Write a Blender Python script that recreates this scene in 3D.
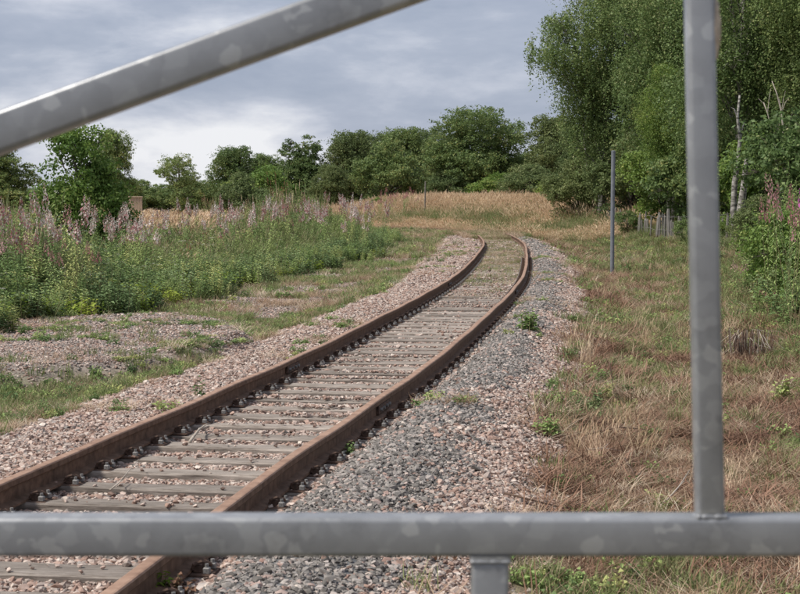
import bpy, bmesh, math, random
import numpy as np
from mathutils import Vector, Matrix, noise
R = math.radians
rng = np.random.default_rng(11)
random.seed(11)
S = bpy.context.scene
for o in list(bpy.data.objects): bpy.data.objects.remove(o)
COL = S.collection

# ------------------------------------------------------------------ camera
CAMZ = 1.87
cd = bpy.data.cameras.new('camera'); cam = bpy.data.objects.new('camera', cd); COL.objects.link(cam)
cam.location = (0, 0, CAMZ); cam.rotation_euler = (R(90 - 3.24), 0, 0)
cd.sensor_width = 36; cd.lens = 36 * 1750 / 800
cd.clip_start = 0.1; cd.clip_end = 6000
cd.dof.use_dof = True; cd.dof.focus_distance = 24; cd.dof.aperture_fstop = 13
S.camera = cam

# ------------------------------------------------------------------ sky, sun, exposure
SUN_EL, SUN_AZ = 52, 250           # azimuth measured clockwise from +Y (the view direction)
w = bpy.data.worlds.new("World"); S.world = w; w.use_nodes = True
nt = w.node_tree; nd = nt.nodes; lk = nt.links
for n in list(nd): nd.remove(n)
def N(t, tree=None, **kw):
    n = (tree or nd).new(t)
    for k, v in kw.items(): setattr(n, k, v)
    return n
out = N('ShaderNodeOutputWorld'); bg = N('ShaderNodeBackground'); bg.inputs['Strength'].default_value = 0.1
sky = N('ShaderNodeTexSky', sky_type='NISHITA', sun_disc=False)
sky.sun_elevation = R(SUN_EL); sky.sun_rotation = R(SUN_AZ)
tc = N('ShaderNodeTexCoord'); sx = N('ShaderNodeSeparateXYZ'); lk.new(tc.outputs['Generated'], sx.inputs[0])
def M(op, a, b=None, c=None, tree=nd, links=lk):
    n = tree.new('ShaderNodeMath'); n.operation = op
    for i, v in enumerate((a, b, c)):
        if v is None: continue
        if isinstance(v, (int, float)): n.inputs[i].default_value = v
        else: links.new(v, n.inputs[i])
    return n.outputs[0]
SKYSEED = 3.1
den = M('ADD', M('MAXIMUM', sx.outputs[2], 0.0), 0.14)
cx = M('DIVIDE', sx.outputs[0], den); cy = M('DIVIDE', sx.outputs[1], den)
cmb = N('ShaderNodeCombineXYZ'); lk.new(M('MULTIPLY', sx.outputs[0], 5.0), cmb.inputs[0]); lk.new(M('MULTIPLY', sx.outputs[1], 5.0), cmb.inputs[1])
lk.new(M('MULTIPLY_ADD', sx.outputs[2], 15.0, SKYSEED), cmb.inputs[2])
nz = N('ShaderNodeTexNoise'); nz.inputs['Scale'].default_value = 1.9; nz.inputs['Detail'].default_value = 9
nz.inputs['Roughness'].default_value = 0.56; nz.inputs['Distortion'].default_value = 0.12; lk.new(cmb.outputs[0], nz.inputs['Vector'])
nz2 = N('ShaderNodeTexNoise'); nz2.inputs['Scale'].default_value = 0.8; nz2.inputs['Detail'].default_value = 3; lk.new(cmb.outputs[0], nz2.inputs['Vector'])
fac = M('ADD', M('MULTIPLY', nz.outputs['Fac'], 0.6), M('MULTIPLY', nz2.outputs['Fac'], 0.4))
# a bank of brighter cloud low over the horizon
low = M('MULTIPLY', M('SUBTRACT', 1.0, M('SMOOTH_MIN', M('MULTIPLY', M('MAXIMUM', sx.outputs[2], 0.0), 14.0), 1.0, 0.2)), 0.10)
fac = M('ADD', fac, low)
ramp = N('ShaderNodeValToRGB'); lk.new(fac, ramp.inputs[0])
cr = ramp.color_ramp
cr.elements[0].position = 0.40; cr.elements[0].color = (0.205, 0.235, 0.305, 1)
cr.elements[1].position = 0.66; cr.elements[1].color = (0.53, 0.535, 0.56, 1)
e = cr.elements.new(0.49); e.color = (0.255, 0.282, 0.350, 1)
e = cr.elements.new(0.56); e.color = (0.345, 0.365, 0.425, 1)
sc = N('ShaderNodeVectorMath', operation='SCALE'); sc.inputs['Scale'].default_value = 10.0; lk.new(ramp.outputs[0], sc.inputs[0])
# thin cloud everywhere, the blue sky only just shows through
mix = N('ShaderNodeMix', data_type='RGBA'); mix.inputs[0].default_value = 0.94
lk.new(sky.outputs[0], mix.inputs[6]); lk.new(sc.outputs[0], mix.inputs[7])
lk.new(mix.outputs[2], bg.inputs[0]); lk.new(bg.outputs[0], out.inputs[0])
sd = bpy.data.lights.new('sun', 'SUN'); sun = bpy.data.objects.new('sun', sd); COL.objects.link(sun)
sd.energy = 3.0; sd.angle = R(9); sd.color = (1.0, 0.955, 0.88)
az, el = R(SUN_AZ), R(SUN_EL)
sdir = Vector((math.sin(az) * math.cos(el), math.cos(az) * math.cos(el), math.sin(el)))
sun.rotation_euler = sdir.to_track_quat('Z', 'Y').to_euler(); sun.location = (0, 0, 60)
S.view_settings.view_transform = 'Standard'; S.view_settings.look = 'None'
S.view_settings.exposure = 0.72; S.view_settings.gamma = 1.0

# ------------------------------------------------------------------ materials
def newmat(name, rough=0.9):
    m = bpy.data.materials.new(name); m.use_nodes = True
    b = m.node_tree.nodes['Principled BSDF']; b.inputs['Roughness'].default_value = rough
    b.inputs['Specular IOR Level'].default_value = 0.25
    return m, m.node_tree.nodes, m.node_tree.links, b
def ramp_node(nodes, cols):
    r = nodes.new('ShaderNodeValToRGB'); e = r.color_ramp.elements
    e[0].position, e[0].color = cols[0][0], (*cols[0][1], 1)
    e[1].position, e[1].color = cols[-1][0], (*cols[-1][1], 1)
    for p, c in cols[1:-1]:
        x = e.new(p); x.color = (*c, 1)
    return r
def noise_node(nodes, links, scale, detail=4, rough=0.6, coord='Object', stretch=None, dist=0.0):
    t = nodes.new('ShaderNodeTexCoord'); n = nodes.new('ShaderNodeTexNoise')
    n.inputs['Scale'].default_value = scale; n.inputs['Detail'].default_value = detail
    n.inputs['Roughness'].default_value = rough; n.inputs['Distortion'].default_value = dist
    if stretch:
        mp = nodes.new('ShaderNodeMapping'); mp.inputs['Scale'].default_value = stretch
        links.new(t.outputs[coord], mp.inputs[0]); links.new(mp.outputs[0], n.inputs['Vector'])
    else: links.new(t.outputs[coord], n.inputs['Vector'])
    return n
def noisy(name, cols, scale=8, rough=0.9, detail=5, bump=0.3, bdist=0.01, stretch=None, metallic=0, coord='Object'):
    m, nodes, links, b = newmat(name, rough)
    n = noise_node(nodes, links, scale, detail, coord=coord, stretch=stretch)
    r = ramp_node(nodes, cols); links.new(n.outputs['Fac'], r.inputs[0]); links.new(r.outputs[0], b.inputs['Base Color'])
    b.inputs['Metallic'].default_value = metallic
    if bump:
        bp = nodes.new('ShaderNodeBump'); bp.inputs['Strength'].default_value = bump; bp.inputs['Distance'].default_value = bdist
        links.new(n.outputs['Fac'], bp.inputs['Height']); links.new(bp.outputs[0], b.inputs['Normal'])
    return m
def randmat(name, cols, rough=0.85, trans=0.0, grain=0, tint=False, jitter=0.25):
    """colour picked per instance (Object Info random) or per leaf (face attribute 'tint')"""
    m, nodes, links, b = newmat(name, rough)
    oi = nodes.new('ShaderNodeObjectInfo')
    r = ramp_node(nodes, cols)
    if tint:
        a = nodes.new('ShaderNodeAttribute'); a.attribute_name = 'tint'; links.new(a.outputs['Fac'], r.inputs[0])
        # each tree as a whole a little lighter or darker
        src = r.outputs[0]
        hv = nodes.new('ShaderNodeHueSaturation'); links.new(src, hv.inputs['Color'])
        mr = nodes.new('ShaderNodeMapRange'); links.new(oi.outputs['Random'], mr.inputs[0]); mr.inputs[3].default_value = 1 - jitter; mr.inputs[4].default_value = 1 + jitter
        links.new(mr.outputs[0], hv.inputs['Value'])
        mr2 = nodes.new('ShaderNodeMapRange'); links.new(oi.outputs['Random'], mr2.inputs[0]); mr2.inputs[3].default_value = 0.515; mr2.inputs[4].default_value = 0.488
        links.new(mr2.outputs[0], hv.inputs['Hue'])
        colr = hv.outputs[0]
    else:
        links.new(oi.outputs['Random'], r.inputs[0]); colr = r.outputs[0]
        if grain:
            n = noise_node(nodes, links, grain, 4)
            mm = nodes.new('ShaderNodeMapRange'); links.new(n.outputs['Fac'], mm.inputs[0]); mm.inputs[1].default_value = .3; mm.inputs[2].default_value = .7
            mm.inputs[3].default_value = 0.72; mm.inputs[4].default_value = 1.25
            v = nodes.new('ShaderNodeVectorMath'); v.operation = 'SCALE'; links.new(colr, v.inputs[0]); links.new(mm.outputs[0], v.inputs['Scale']); colr = v.outputs[0]
    links.new(colr, b.inputs['Base Color'])
    if trans:
        tr = nodes.new('ShaderNodeBsdfTranslucent'); links.new(colr, tr.inputs[0])
        mx = nodes.new('ShaderNodeMixShader'); mx.inputs[0].default_value = trans
        links.new(b.outputs[0], mx.inputs[1]); links.new(tr.outputs[0], mx.inputs[2])
        links.new(mx.outputs[0], nodes['Material Output'].inputs[0])
    return m

MT = {}
MT['pink_stone'] = randmat('pink_ballast', [(0, (0.117, 0.082, 0.068)), (.16, (0.288, 0.189, 0.149)), (.42, (0.427, 0.301, 0.246)), (.60, (0.331, 0.275, 0.241)), (.8, (0.469, 0.367, 0.314)), (1, (0.577, 0.500, 0.435))], grain=1.4)
MT['grey_stone'] = randmat('grey_ballast', [(0, (0.087, 0.078, 0.070)), (.25, (0.168, 0.153, 0.139)), (.6, (0.243, 0.221, 0.201)), (.80, (0.324, 0.291, 0.265)), (.9, (0.411, 0.359, 0.327)), (1, (0.357, 0.228, 0.185))], grain=1.4)
MT['rust'] = noisy('rusted_rail_steel', [(.3, (0.070, 0.040, 0.025)), (.5, (0.126, 0.074, 0.048)), (.7, (0.186, 0.114, 0.076))], 14, .75, bump=.25, bdist=.002)
MT['railtop'] = noisy('rusted_rail_head', [(.3, (0.211, 0.125, 0.083)), (.5, (0.295, 0.182, 0.124)), (.7, (0.379, 0.245, 0.174))], 9, .6, bump=.15, bdist=.001)
MT['chair'] = noisy('rusty_chair_iron', [(.3, (.035, .024, .02)), (.55, (.10, .062, .046)), (.75, (.20, .13, .10))], 22, .85, bump=.4, bdist=.003)
MT['bolt'] = noisy('grey_bolt_iron', [(.35, (.14, .135, .13)), (.7, (.30, .29, .28))], 40, .6, metallic=.2)

def wood():
    m, nodes, links, b = newmat('weathered_sleeper_wood', .95)
    oi = nodes.new('ShaderNodeObjectInfo')
    n = noise_node(nodes, links, 5, 6, .7, stretch=(1, 14, 10)); n2 = noise_node(nodes, links, 2.2, 4)
    r = ramp_node(nodes, [(.28, (.08, .065, .055)), (.42, (.25, .215, .19)), (.58, (.40, .355, .32)), (.75, (.52, .47, .43))])
    links.new(n.outputs['Fac'], r.inputs[0])
    r2 = ramp_node(nodes, [(.3, (.62, .60, .57)), (.7, (1.05, 1.03, 1.0))]); links.new(n2.outputs['Fac'], r2.inputs[0])
    mx = nodes.new('ShaderNodeMix'); mx.data_type = 'RGBA'; mx.blend_type = 'MULTIPLY'; mx.inputs[0].default_value = 1
    links.new(r.outputs[0], mx.inputs[6]); links.new(r2.outputs[0], mx.inputs[7])
    mr = nodes.new('ShaderNodeMapRange'); links.new(oi.outputs['Random'], mr.inputs[0]); mr.inputs[3].default_value = .72; mr.inputs[4].default_value = 1.15
    v = nodes.new('ShaderNodeVectorMath'); v.operation = 'SCALE'; links.new(mx.outputs[2], v.inputs[0]); links.new(mr.outputs[0], v.inputs['Scale'])
    links.new(v.outputs[0], b.inputs['Base Color'])
    bp = nodes.new('ShaderNodeBump'); bp.inputs['Strength'].default_value = .7; bp.inputs['Distance'].default_value = .012
    links.new(n.outputs['Fac'], bp.inputs['Height']); links.new(bp.outputs[0], b.inputs['Normal'])
    return m
MT['wood'] = wood()
def galv():
    m, nodes, links, b = newmat('galvanised_steel', .38)
    t = nodes.new('ShaderNodeTexCoord')
    v = nodes.new('ShaderNodeTexVoronoi'); v.inputs['Scale'].default_value = 40; v.inputs['Randomness'].default_value = 1
    nn = nodes.new('ShaderNodeTexNoise'); nn.inputs['Scale'].default_value = 24; nn.inputs['Detail'].default_value = 6
    links.new(t.outputs['Object'], nn.inputs['Vector'])
    va = nodes.new('ShaderNodeVectorMath'); va.operation = 'MULTIPLY_ADD'; links.new(nn.outputs['Color'], va.inputs[0])
    va.inputs[1].default_value = (.045, .045, .045); links.new(t.outputs['Object'], va.inputs[2]); links.new(va.outputs[0], v.inputs['Vector'])
    s = nodes.new('ShaderNodeSeparateColor'); links.new(v.outputs['Color'], s.inputs[0])
    r = ramp_node(nodes, [(0, (.26, .265, .275)), (.6, (.285, .29, .30)), (.8, (.32, .325, .333)), (1, (.375, .378, .38))])
    links.new(s.outputs[0], r.inputs[0])
    n2 = noise_node(nodes, links, 5.5, 9, .72, stretch=(1, 1, 1))
    r2 = ramp_node(nodes, [(.32, (.66, .655, .65)), (.46, (.95, .95, .95)), (.7, (1.12, 1.12, 1.12))]); links.new(n2.outputs['Fac'], r2.inputs[0])
    mx = nodes.new('ShaderNodeMix'); mx.data_type = 'RGBA'; mx.blend_type = 'MULTIPLY'; mx.inputs[0].default_value = 1
    links.new(r.outputs[0], mx.inputs[6]); links.new(r2.outputs[0], mx.inputs[7]); links.new(mx.outputs[2], b.inputs['Base Color'])
    b.inputs['Metallic'].default_value = .4; b.inputs['Specular IOR Level'].default_value = .5
    return m
MT['galv'] = galv()
MT['tan'] = noisy('tan_crust', [(.3, (.42, .34, .26)), (.7, (.60, .51, .42))], 60, .9)
MT['pole'] = noisy('grey_pole_paint', [(.3, (.12, .13, .15)), (.7, (.19, .20, .22))], 6, .6, bump=0)
MT['stake'] = noisy('weathered_stake', [(.3, (.10, .09, .08)), (.7, (.26, .245, .225))], 5, .95, stretch=(1, 1, .2), bump=.4)
MT['wire'] = noisy('fence_wire', [(.3, (.15, .14, .13)), (.7, (.25, .24, .23))], 9, .6, bump=0)
MT['straw_block'] = noisy('tan_boards', [(.3, (.34, .25, .17)), (.5, (.44, .34, .25)), (.7, (.50, .41, .32))], 3, .95, stretch=(6, 6, 1), bump=.5, bdist=.03)
MT['bark'] = noisy('dark_bark', [(.3, (.05, .042, .034)), (.7, (.16, .14, .12))], 6, .95, stretch=(4, 4, 1), bump=.6, bdist=.02)
MT['birch_bark'] = noisy('birch_bark', [(.38, (.05, .045, .04)), (.5, (.22, .205, .185)), (.7, (.44, .42, .39))], 4, .85, stretch=(1, 1, 3.5), bump=.3)
MT['dry_twig'] = noisy('bleached_twig', [(.3, (.26, .22, .18)), (.7, (.52, .46, .39))], 12, .9, bump=0)
MT['dark_twig'] = noisy('brown_dead_stem', [(.3, (.06, .04, .03)), (.7, (.17, .11, .08))], 12, .9, bump=0)

MT['leaf_birch'] = randmat('birch_leaves', [(0, (0.090, 0.137, 0.047)), (.5, (0.151, 0.221, 0.075)), (.85, (0.242, 0.300, 0.110)), (1, (0.377, 0.388, 0.183))], trans=.38, tint=True, rough=.55, jitter=.16)
MT['leaf_oak'] = randmat('oak_leaves', [(0, (0.095, 0.143, 0.052)), (.5, (0.165, 0.229, 0.077)), (.85, (0.268, 0.310, 0.109)), (1, (0.432, 0.406, 0.158))], trans=.38, tint=True, rough=.55, jitter=.2)
MT['leaf_light'] = randmat('light_green_leaves', [(0, (0.101, 0.167, 0.036)), (.5, (0.177, 0.258, 0.058)), (.85, (0.263, 0.333, 0.082)), (1, (0.416, 0.430, 0.142))], trans=.38, tint=True, rough=.55, jitter=.12)
MT['leaf_olive'] = randmat('olive_leaves', [(0, (0.079, 0.117, 0.043)), (.5, (0.148, 0.192, 0.073)), (.85, (0.227, 0.267, 0.107)), (1, (0.330, 0.333, 0.171))], trans=.38, tint=True, rough=.6, jitter=.15)

MT['straw'] = randmat('straw_blades', [(0, (.15, .09, .06)), (.2, (.30, .20, .13)), (.55, (.45, .33, .225)), (.85, (.55, .43, .31)), (1, (.66, .57, .45))], trans=.25)
MT['tallstraw'] = randmat('tall_straw', [(0, (0.476, 0.332, 0.207)), (.4, (0.633, 0.481, 0.316)), (.8, (0.748, 0.608, 0.427)), (1, (0.655, 0.471, 0.333))], trans=.25)
MT['brown'] = randmat('brown_dead_growth', [(0, (.10, .055, .038)), (.5, (.22, .125, .08)), (1, (.33, .20, .14))], trans=.15)
MT['green'] = randmat('green_blades', [(0, (0.119, 0.151, 0.053)), (.4, (0.178, 0.218, 0.079)), (.8, (0.250, 0.269, 0.123)), (1, (0.357, 0.294, 0.192))], trans=.3)
MT['herb'] = randmat('herb_leaves', [(0, (0.120, 0.188, 0.077)), (.4, (0.223, 0.320, 0.113)), (.75, (0.344, 0.438, 0.161)), (1, (0.489, 0.502, 0.202))], trans=.3)
MT['herb2'] = randmat('blue_green_herb', [(0, (0.095, 0.149, 0.062)), (.5, (0.164, 0.237, 0.103)), (1, (0.252, 0.321, 0.152))], trans=.25) #(0.078, 0.143, 0.065)), (.5, (0.164, 0.255, 0.144)), (1, (0.262, 0.340, 0.197))], trans=.25)
MT['lime'] = randmat('lime_herb', [(0, (.16, .24, .03)), (1, (.30, .36, .06))], trans=.3)
MT['stem'] = randmat('herb_stem', [(0, (.10, .13, .05)), (1, (.22, .18, .10))])
MT['pinkfl'] = randmat('willowherb_pink', [(0, (.36, .13, .15)), (.5, (.45, .22, .22)), (1, (.52, .33, .31))], trans=.3)
MT['magenta'] = randmat('willowherb_magenta', [(0, (.45, .10, .34)), (1, (.52, .17, .42))], trans=.3)
MT['fluff'] = randmat('willowherb_seed_fluff', [(0, (.48, .38, .34)), (.5, (.60, .50, .46)), (1, (.74, .66, .61))], trans=.3)
MT['white'] = randmat('white_umbel', [(0, (.60, .58, .48)), (1, (.78, .77, .70))], trans=.2)
MT['yellow'] = randmat('yellow_flower', [(0, (.62, .48, .05)), (1, (.72, .60, .10))], trans=.2)
MT['dock'] = randmat('dock_seed_red', [(0, (.17, .065, .04)), (1, (.32, .15, .09))], trans=.15)

# ------------------------------------------------------------------ mesh helpers
def link(name, me, parent=None, **props):
    o = bpy.data.objects.new(name, me); COL.objects.link(o)
    if parent: o.parent = parent
    for k, v in props.items(): o[k] = v
    return o
def empty(name, loc, label, cat, group=None, rz=0):
    o = bpy.data.objects.new(name, None); COL.objects.link(o); o.location = loc; o.rotation_euler = (0, 0, rz)
    o.empty_display_size = .2; o['label'] = label; o['category'] = cat
    if group: o['group'] = group
    return o
def pymesh(name, V, F, mats, mi=None, smooth=False, tint=None):
    me = bpy.data.meshes.new(name)
    V = np.asarray(V, dtype=np.float32)
    if isinstance(F, np.ndarray):
        k = F.shape[1]; n = len(F)
        me.vertices.add(len(V)); me.vertices.foreach_set('co', V.ravel())
        me.loops.add(n * k); me.loops.foreach_set('vertex_index', F.astype(np.int32).ravel())
        me.polygons.add(n); me.polygons.foreach_set('loop_start', (np.arange(n) * k).astype(np.int32))
        me.update(calc_edges=True)
    else:
        me.from_pydata([tuple(v) for v in V.tolist()], [], F); me.update()
    for m in mats: me.materials.append(m)
    if mi is not None: me.polygons.foreach_set('material_index', np.asarray(mi, dtype=np.int32))
    if smooth: me.polygons.foreach_set('use_smooth', np.ones(len(me.polygons), dtype=bool))
    if tint is not None:
        a = me.attributes.new('tint', 'FLOAT', 'FACE'); a.data.foreach_set('value', np.asarray(tint, dtype=np.float32))
    return me
class MB:
    """collects polygons for ONE mesh"""
    def __init__(s): s.V = []; s.F = []; s.mi = []
    def add(s, V, F, m=0):
        b = len(s.V); s.V += [tuple(v) for v in V]; s.F += [tuple(i + b for i in f) for f in F]; s.mi += [m] * len(F)
    def tube(s, pts, rad, sides=6, m=0, cap=True):
        pts = [Vector(p) for p in pts]; n = len(pts); rad = rad if hasattr(rad, '__len__') else [rad] * n
        V = []; F = []
        up = Vector((0.13, 0.31, 1)).normalized()
        for i, p in enumerate(pts):
            t = (pts[min(i + 1, n - 1)] - pts[max(i - 1, 0)]).normalized()
            a = t.cross(up)
            if a.length < .05: a = t.cross(Vector((1, 0, 0)))
            a.normalize(); b2 = t.cross(a)
            for k in range(sides):
                th = 2 * math.pi * k / sides; V.append(p + (a * math.cos(th) + b2 * math.sin(th)) * rad[i])
        for i in range(n - 1):
            for k in range(sides):
                k2 = (k + 1) % sides; F.append((i * sides + k, i * sides + k2, (i + 1) * sides + k2, (i + 1) * sides + k))
        if cap: F.append(tuple(range(sides))[::-1]); F.append(tuple((n - 1) * sides + k for k in range(sides)))
        s.add(V, F, m)
    def mesh(s, name, mats, smooth=False): return pymesh(name, s.V, s.F, mats, s.mi, smooth)
def bevel_box(mb, sx_, sy_, sz_, c=(0, 0, 0), bev=.005, m=0, seg=2, mat4=None):
    bm = bmesh.new(); bmesh.ops.create_cube(bm, size=1)
    bmesh.ops.scale(bm, vec=(sx_, sy_, sz_), verts=bm.verts)
    if bev: bmesh.ops.bevel(bm, geom=list(bm.edges), offset=bev, segments=seg, affect='EDGES', profile=.5)
    X = mat4 if mat4 else Matrix.Identity(4)
    V = [X @ (v.co + Vector(c)) for v in bm.verts]; bm.verts.index_update()
    mb.add(V, [[v.index for v in f.verts] for f in bm.faces], m); bm.free()

# ------------------------------------------------------------------ track centre line
CP = np.array([(-3.75, -4), (-3.13, 0), (-2.52, 4), (-1.91, 8.3), (-1.58, 10.8), (-1.19, 13.25), (-.83, 15.6), (-.32, 19), (.32, 24), (1.02, 29.7), (1.5, 34),
               (2.02, 39.2), (2.68, 47.4), (3.36, 57), (3.83, 64.3), (4.15, 72), (4.33, 79.5), (4.34, 86), (3.9, 92), (2.4, 99), (-.7, 106), (-6, 112), (-14, 116.5), (-26, 120), (-60, 126)], float)
def crspline(P, n=12):
    out = []
    Q = np.vstack([2 * P[0] - P[1], P, 2 * P[-1] - P[-2]])
    for i in range(1, len(Q) - 2):
        p0, p1, p2, p3 = Q[i - 1:i + 3]
        for t in np.linspace(0, 1, n, endpoint=False):
            out.append(.5 * ((2 * p1) + (-p0 + p2) * t + (2 * p0 - 5 * p1 + 4 * p2 - p3) * t * t + (-p0 + 3 * p1 - 3 * p2 + p3) * t ** 3))
    out.append(P[-1]); return np.array(out)
CL = crspline(CP)
for _ in range(3): CL[1:-1] = (CL[:-2] + 2 * CL[1:-1] + CL[2:]) / 4
seg = np.hypot(*np.diff(CL, axis=0).T); arc = np.r_[0, np.cumsum(seg)]
ds = np.arange(0, arc[-1], .35)
CL = np.c_[np.interp(ds, arc, CL[:, 0]), np.interp(ds, arc, CL[:, 1])]
CT = np.gradient(CL, axis=0); CT /= np.hypot(*CT.T)[:, None]; CN = np.c_[CT[:, 1], -CT[:, 0]]   # normal points right
def track_uv(x, y):
    """signed sideways distance u (right +) and length s along the track"""
    x = np.asarray(x, float); y = np.asarray(y, float); sh = x.shape; P = np.c_[x.ravel(), y.ravel()]
    U = np.empty(len(P)); SS = np.empty(len(P)); A = CL[::2]; An = CN[::2]; At = CT[::2]; sA = ds[::2]
    for a in range(0, len(P), 20000):
        q = P[a:a + 20000]; d = (q[:, None, 0] - A[None, :, 0]) ** 2 + (q[:, None, 1] - A[None, :, 1]) ** 2
        k = np.argmin(d, axis=1); D = q - A[k]; lat = (D * An[k]).sum(1)
        far = np.sqrt(d[np.arange(len(q)), k]); U[a:a + 20000] = np.where(np.abs(lat) > .55 * far, lat, np.sign(lat) * far); SS[a:a + 20000] = sA[k] + (D * At[k]).sum(1)
    return U.reshape(sh), SS.reshape(sh)
# value noise (numpy)
_P = np.random.default_rng(5).random((256, 256))
def vn(x, y, sc=1.0, seed=0):
    x = np.asarray(x) * sc + seed * 17.3; y = np.asarray(y) * sc + seed * 9.1
    xi = np.floor(x).astype(int); yi = np.floor(y).astype(int); fx = x - xi; fy = y - yi
    fx = fx * fx * (3 - 2 * fx); fy = fy * fy * (3 - 2 * fy)
    g = lambda a, b: _P[a & 255, b & 255]
    return (g(xi, yi) * (1 - fx) + g(xi + 1, yi) * fx) * (1 - fy) + (g(xi, yi + 1) * (1 - fx) + g(xi + 1, yi + 1) * fx) * fy
def fbm(x, y, sc=1.0, seed=0, o=4):
    s = 0; a = .5; t = 0
    for i in range(o): s = s + a * vn(x, y, sc * 2 ** i, seed + i); t += a; a *= .5
    return s / t
def sst(a, b, x): t = np.clip((x - a) / (b - a), 0, 1); return t * t * (3 - 2 * t)
def herb_edge(s):  # where the tall herbs begin on the left (u value)
    return -5.6 + 1.1 * sst(30, 62, s) + .0 * s
def heap_mask(x, y, u):
    e = ((x + 4.3) / 2.3) ** 2 + ((y - 22.6) / 4.6) ** 2 + .5 * (fbm(x, y, .9, 3) - .5)
    return 1 - sst(.85, 1.2, e)
def ground_z(x, y, u=None, s=None):
    if u is None: u, s = track_uv(x, y)
    au = np.abs(u)
    z = -.047 + .067 * sst(.82, 1.15, au)                               # between the rails, then over the sleeper ends
    z = np.where(u > 0, z - .37 * sst(1.35, 3.3, u), z - .17 * sst(1.6, 3.0, au))
    z = z + .012 * (fbm(x, y, 2.5, 1) - .5)
    z = z + .07 * np.exp(-((u - 1.35) / .38) ** 2) * (s < 90)
    # left side
    z = z + .22 * heap_mask(x, y, u)
    z = z + np.where(u < -5, .35 * sst(5, 13, au), 0)
    z = z + .10 * (fbm(x, y, .5, 2) - .5) * sst(1.8, 3.5, au)
    # right side: shallow ditch, then rising to the fence
    z = z + np.where(u > 0, .85 * sst(4.2, 9.0, u) + .5 * sst(9, 22, u), 0) * (1 - .7 * sst(84, 100, s))
    # bank round the outside of the far bend
    b = sst(88, 106, s) * sst(2.6, 15, u) * sst(-7, 2, x)
    z = z + 1.05 * b
    # far fields rise slowly
    dist = np.hypot(x, y); z = z + 1.0 * sst(90, 260, dist) * (u < 0) + .5 * sst(150, 400, dist) + 14 * sst(500, 2500, dist)
    return z

# ------------------------------------------------------------------ the ground sheet
def axis(lo, hi, f0, f1, step, grow=1.16):
    a = list(np.arange(f0, f1, step)); d = step; v = f1
    while v < hi: a.append(v); d *= grow; v += d
    a.append(hi); d = step; v = f0
    pre = []
    while v > lo: d *= grow; v -= d; pre.append(max(v, lo))
    return np.array(pre[::-1] + a)
xs = axis(-2500, 2500, -8.5, 9, .14, 1.09); ys = axis(-60, 3500, 3, 34, .14, 1.035)
GX, GY = np.meshgrid(xs, ys); GU, GS = track_uv(GX, GY); GZ = ground_z(GX, GY, GU, GS)
nx, ny = len(xs), len(ys)
idx = np.arange(nx * ny).reshape(ny, nx)
FQ = np.stack([idx[:-1, :-1], idx[:-1, 1:], idx[1:, 1:], idx[1:, :-1]], -1).reshape(-1, 4)
gm, gn, gl, gb = newmat('ground_soil', .97)
at = gn.new('ShaderNodeAttribute'); at.attribute_name = 'earth'
g1 = noise_node(gn, gl, 9, 8, .75); rr = ramp_node(gn, [(.3, (.45, .45, .45)), (.7, (1.45, 1.45, 1.45))]); gl.new(g1.outputs['Fac'], rr.inputs[0])
mx = gn.new('ShaderNodeMix'); mx.data_type = 'RGBA'; mx.blend_type = 'MULTIPLY'; mx.inputs[0].default_value = 1
gl.new(at.outputs['Color'], mx.inputs[6]); gl.new(rr.outputs[0], mx.inputs[7]); gl.new(mx.outputs[2], gb.inputs['Base Color'])
bp = gn.new('ShaderNodeBump'); bp.inputs['Strength'].default_value = .8; bp.inputs['Distance'].default_value = .03
gl.new(g1.outputs['Fac'], bp.inputs['Height']); gl.new(bp.outputs[0], gb.inputs['Normal'])
gme = pymesh('ground', np.c_[GX.ravel(), GY.ravel(), GZ.ravel()], FQ, [gm], smooth=True)
def zones(x, y, u, s):
    """0..1 weights: pink stone, grey stone, heap chippings, green, straw, herb"""
    n1 = fbm(x, y, .8, 21); n2 = fbm(x, y, 2.3, 25)
    wob = (n1 - .5) * .9 + (n2 - .5) * .5
    farw = sst(40, 60, s)
    pink = sst(-2.15 - .55 * farw, -1.95 - .55 * farw, u + wob * .45) * (1 - sst(1.9, 2.45, u + wob * .9))
    grey = sst(.85, 1.05, u + wob * .2) * (1 - sst(1.45, 1.85, u + wob * 1.0))
    heap = heap_mask(x, y, u)
    p2 = (sst(.53, .60, fbm(x, y, .33, 33) * .7 + .3 * fbm(x, y, 1.2, 35)) * (u < -2.6) * (u > herb_edge(s) - .2) * (s > 28))     # stony patches beside the path
    heap = np.maximum(heap, p2 * (1 - sst(95, 105, s)))
    pink = pink * (1 - sst(88, 96, s)); grey = grey * (1 - sst(84, 92, s))
    herb = sst(0, .4, herb_edge(s) - u + wob * 2.4)
    herb = np.where(u > 0, 0, herb)
    return pink, grey, heap, herb
zp, zg, zh, zb = zones(GX, GY, GU, GS)
def lay(base, m, c): return base * (1 - m[..., None]) + np.array(c) * m[..., None]
gr = fbm(GX, GY, .35, 41)
col = np.zeros(GX.shape + (3,)); col[:] = (.20, .16, .10)
col = lay(col, sst(.42, .6, gr) * (GU < 0), (.11, .13, .045))
col = lay(col, (GU > 0) * sst(.5, .62, fbm(GX, GY, .5, 44)), (.12, .12, .05))
col = lay(col, np.clip(zb, 0, 1), (.045, .055, .022))
field = sst(95, 120, np.hypot(GX, GY)) * (GU < -12) * (1 - sst(290, 330, np.hypot(GX, GY)))
field = np.maximum(field, sst(-10.5, -12, GU) * (GY > 50) * (GY < 300))
col = lay(col, np.clip(field, 0, 1), (.46, .35, .22))
col = lay(col, zh, (.27, .225, .20)); col = lay(col, zp, (.22, .165, .145)); col = lay(col, zg, (.15, .15, .15))
col = lay(col, sst(88, 100, GS) * (GU > -6), (.34, .25, .16))
col = lay(col, sst(300, 400, np.hypot(GX, GY)), (.05, .08, .03))
ca = gme.color_attributes.new('earth', 'FLOAT_COLOR', 'POINT')
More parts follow.
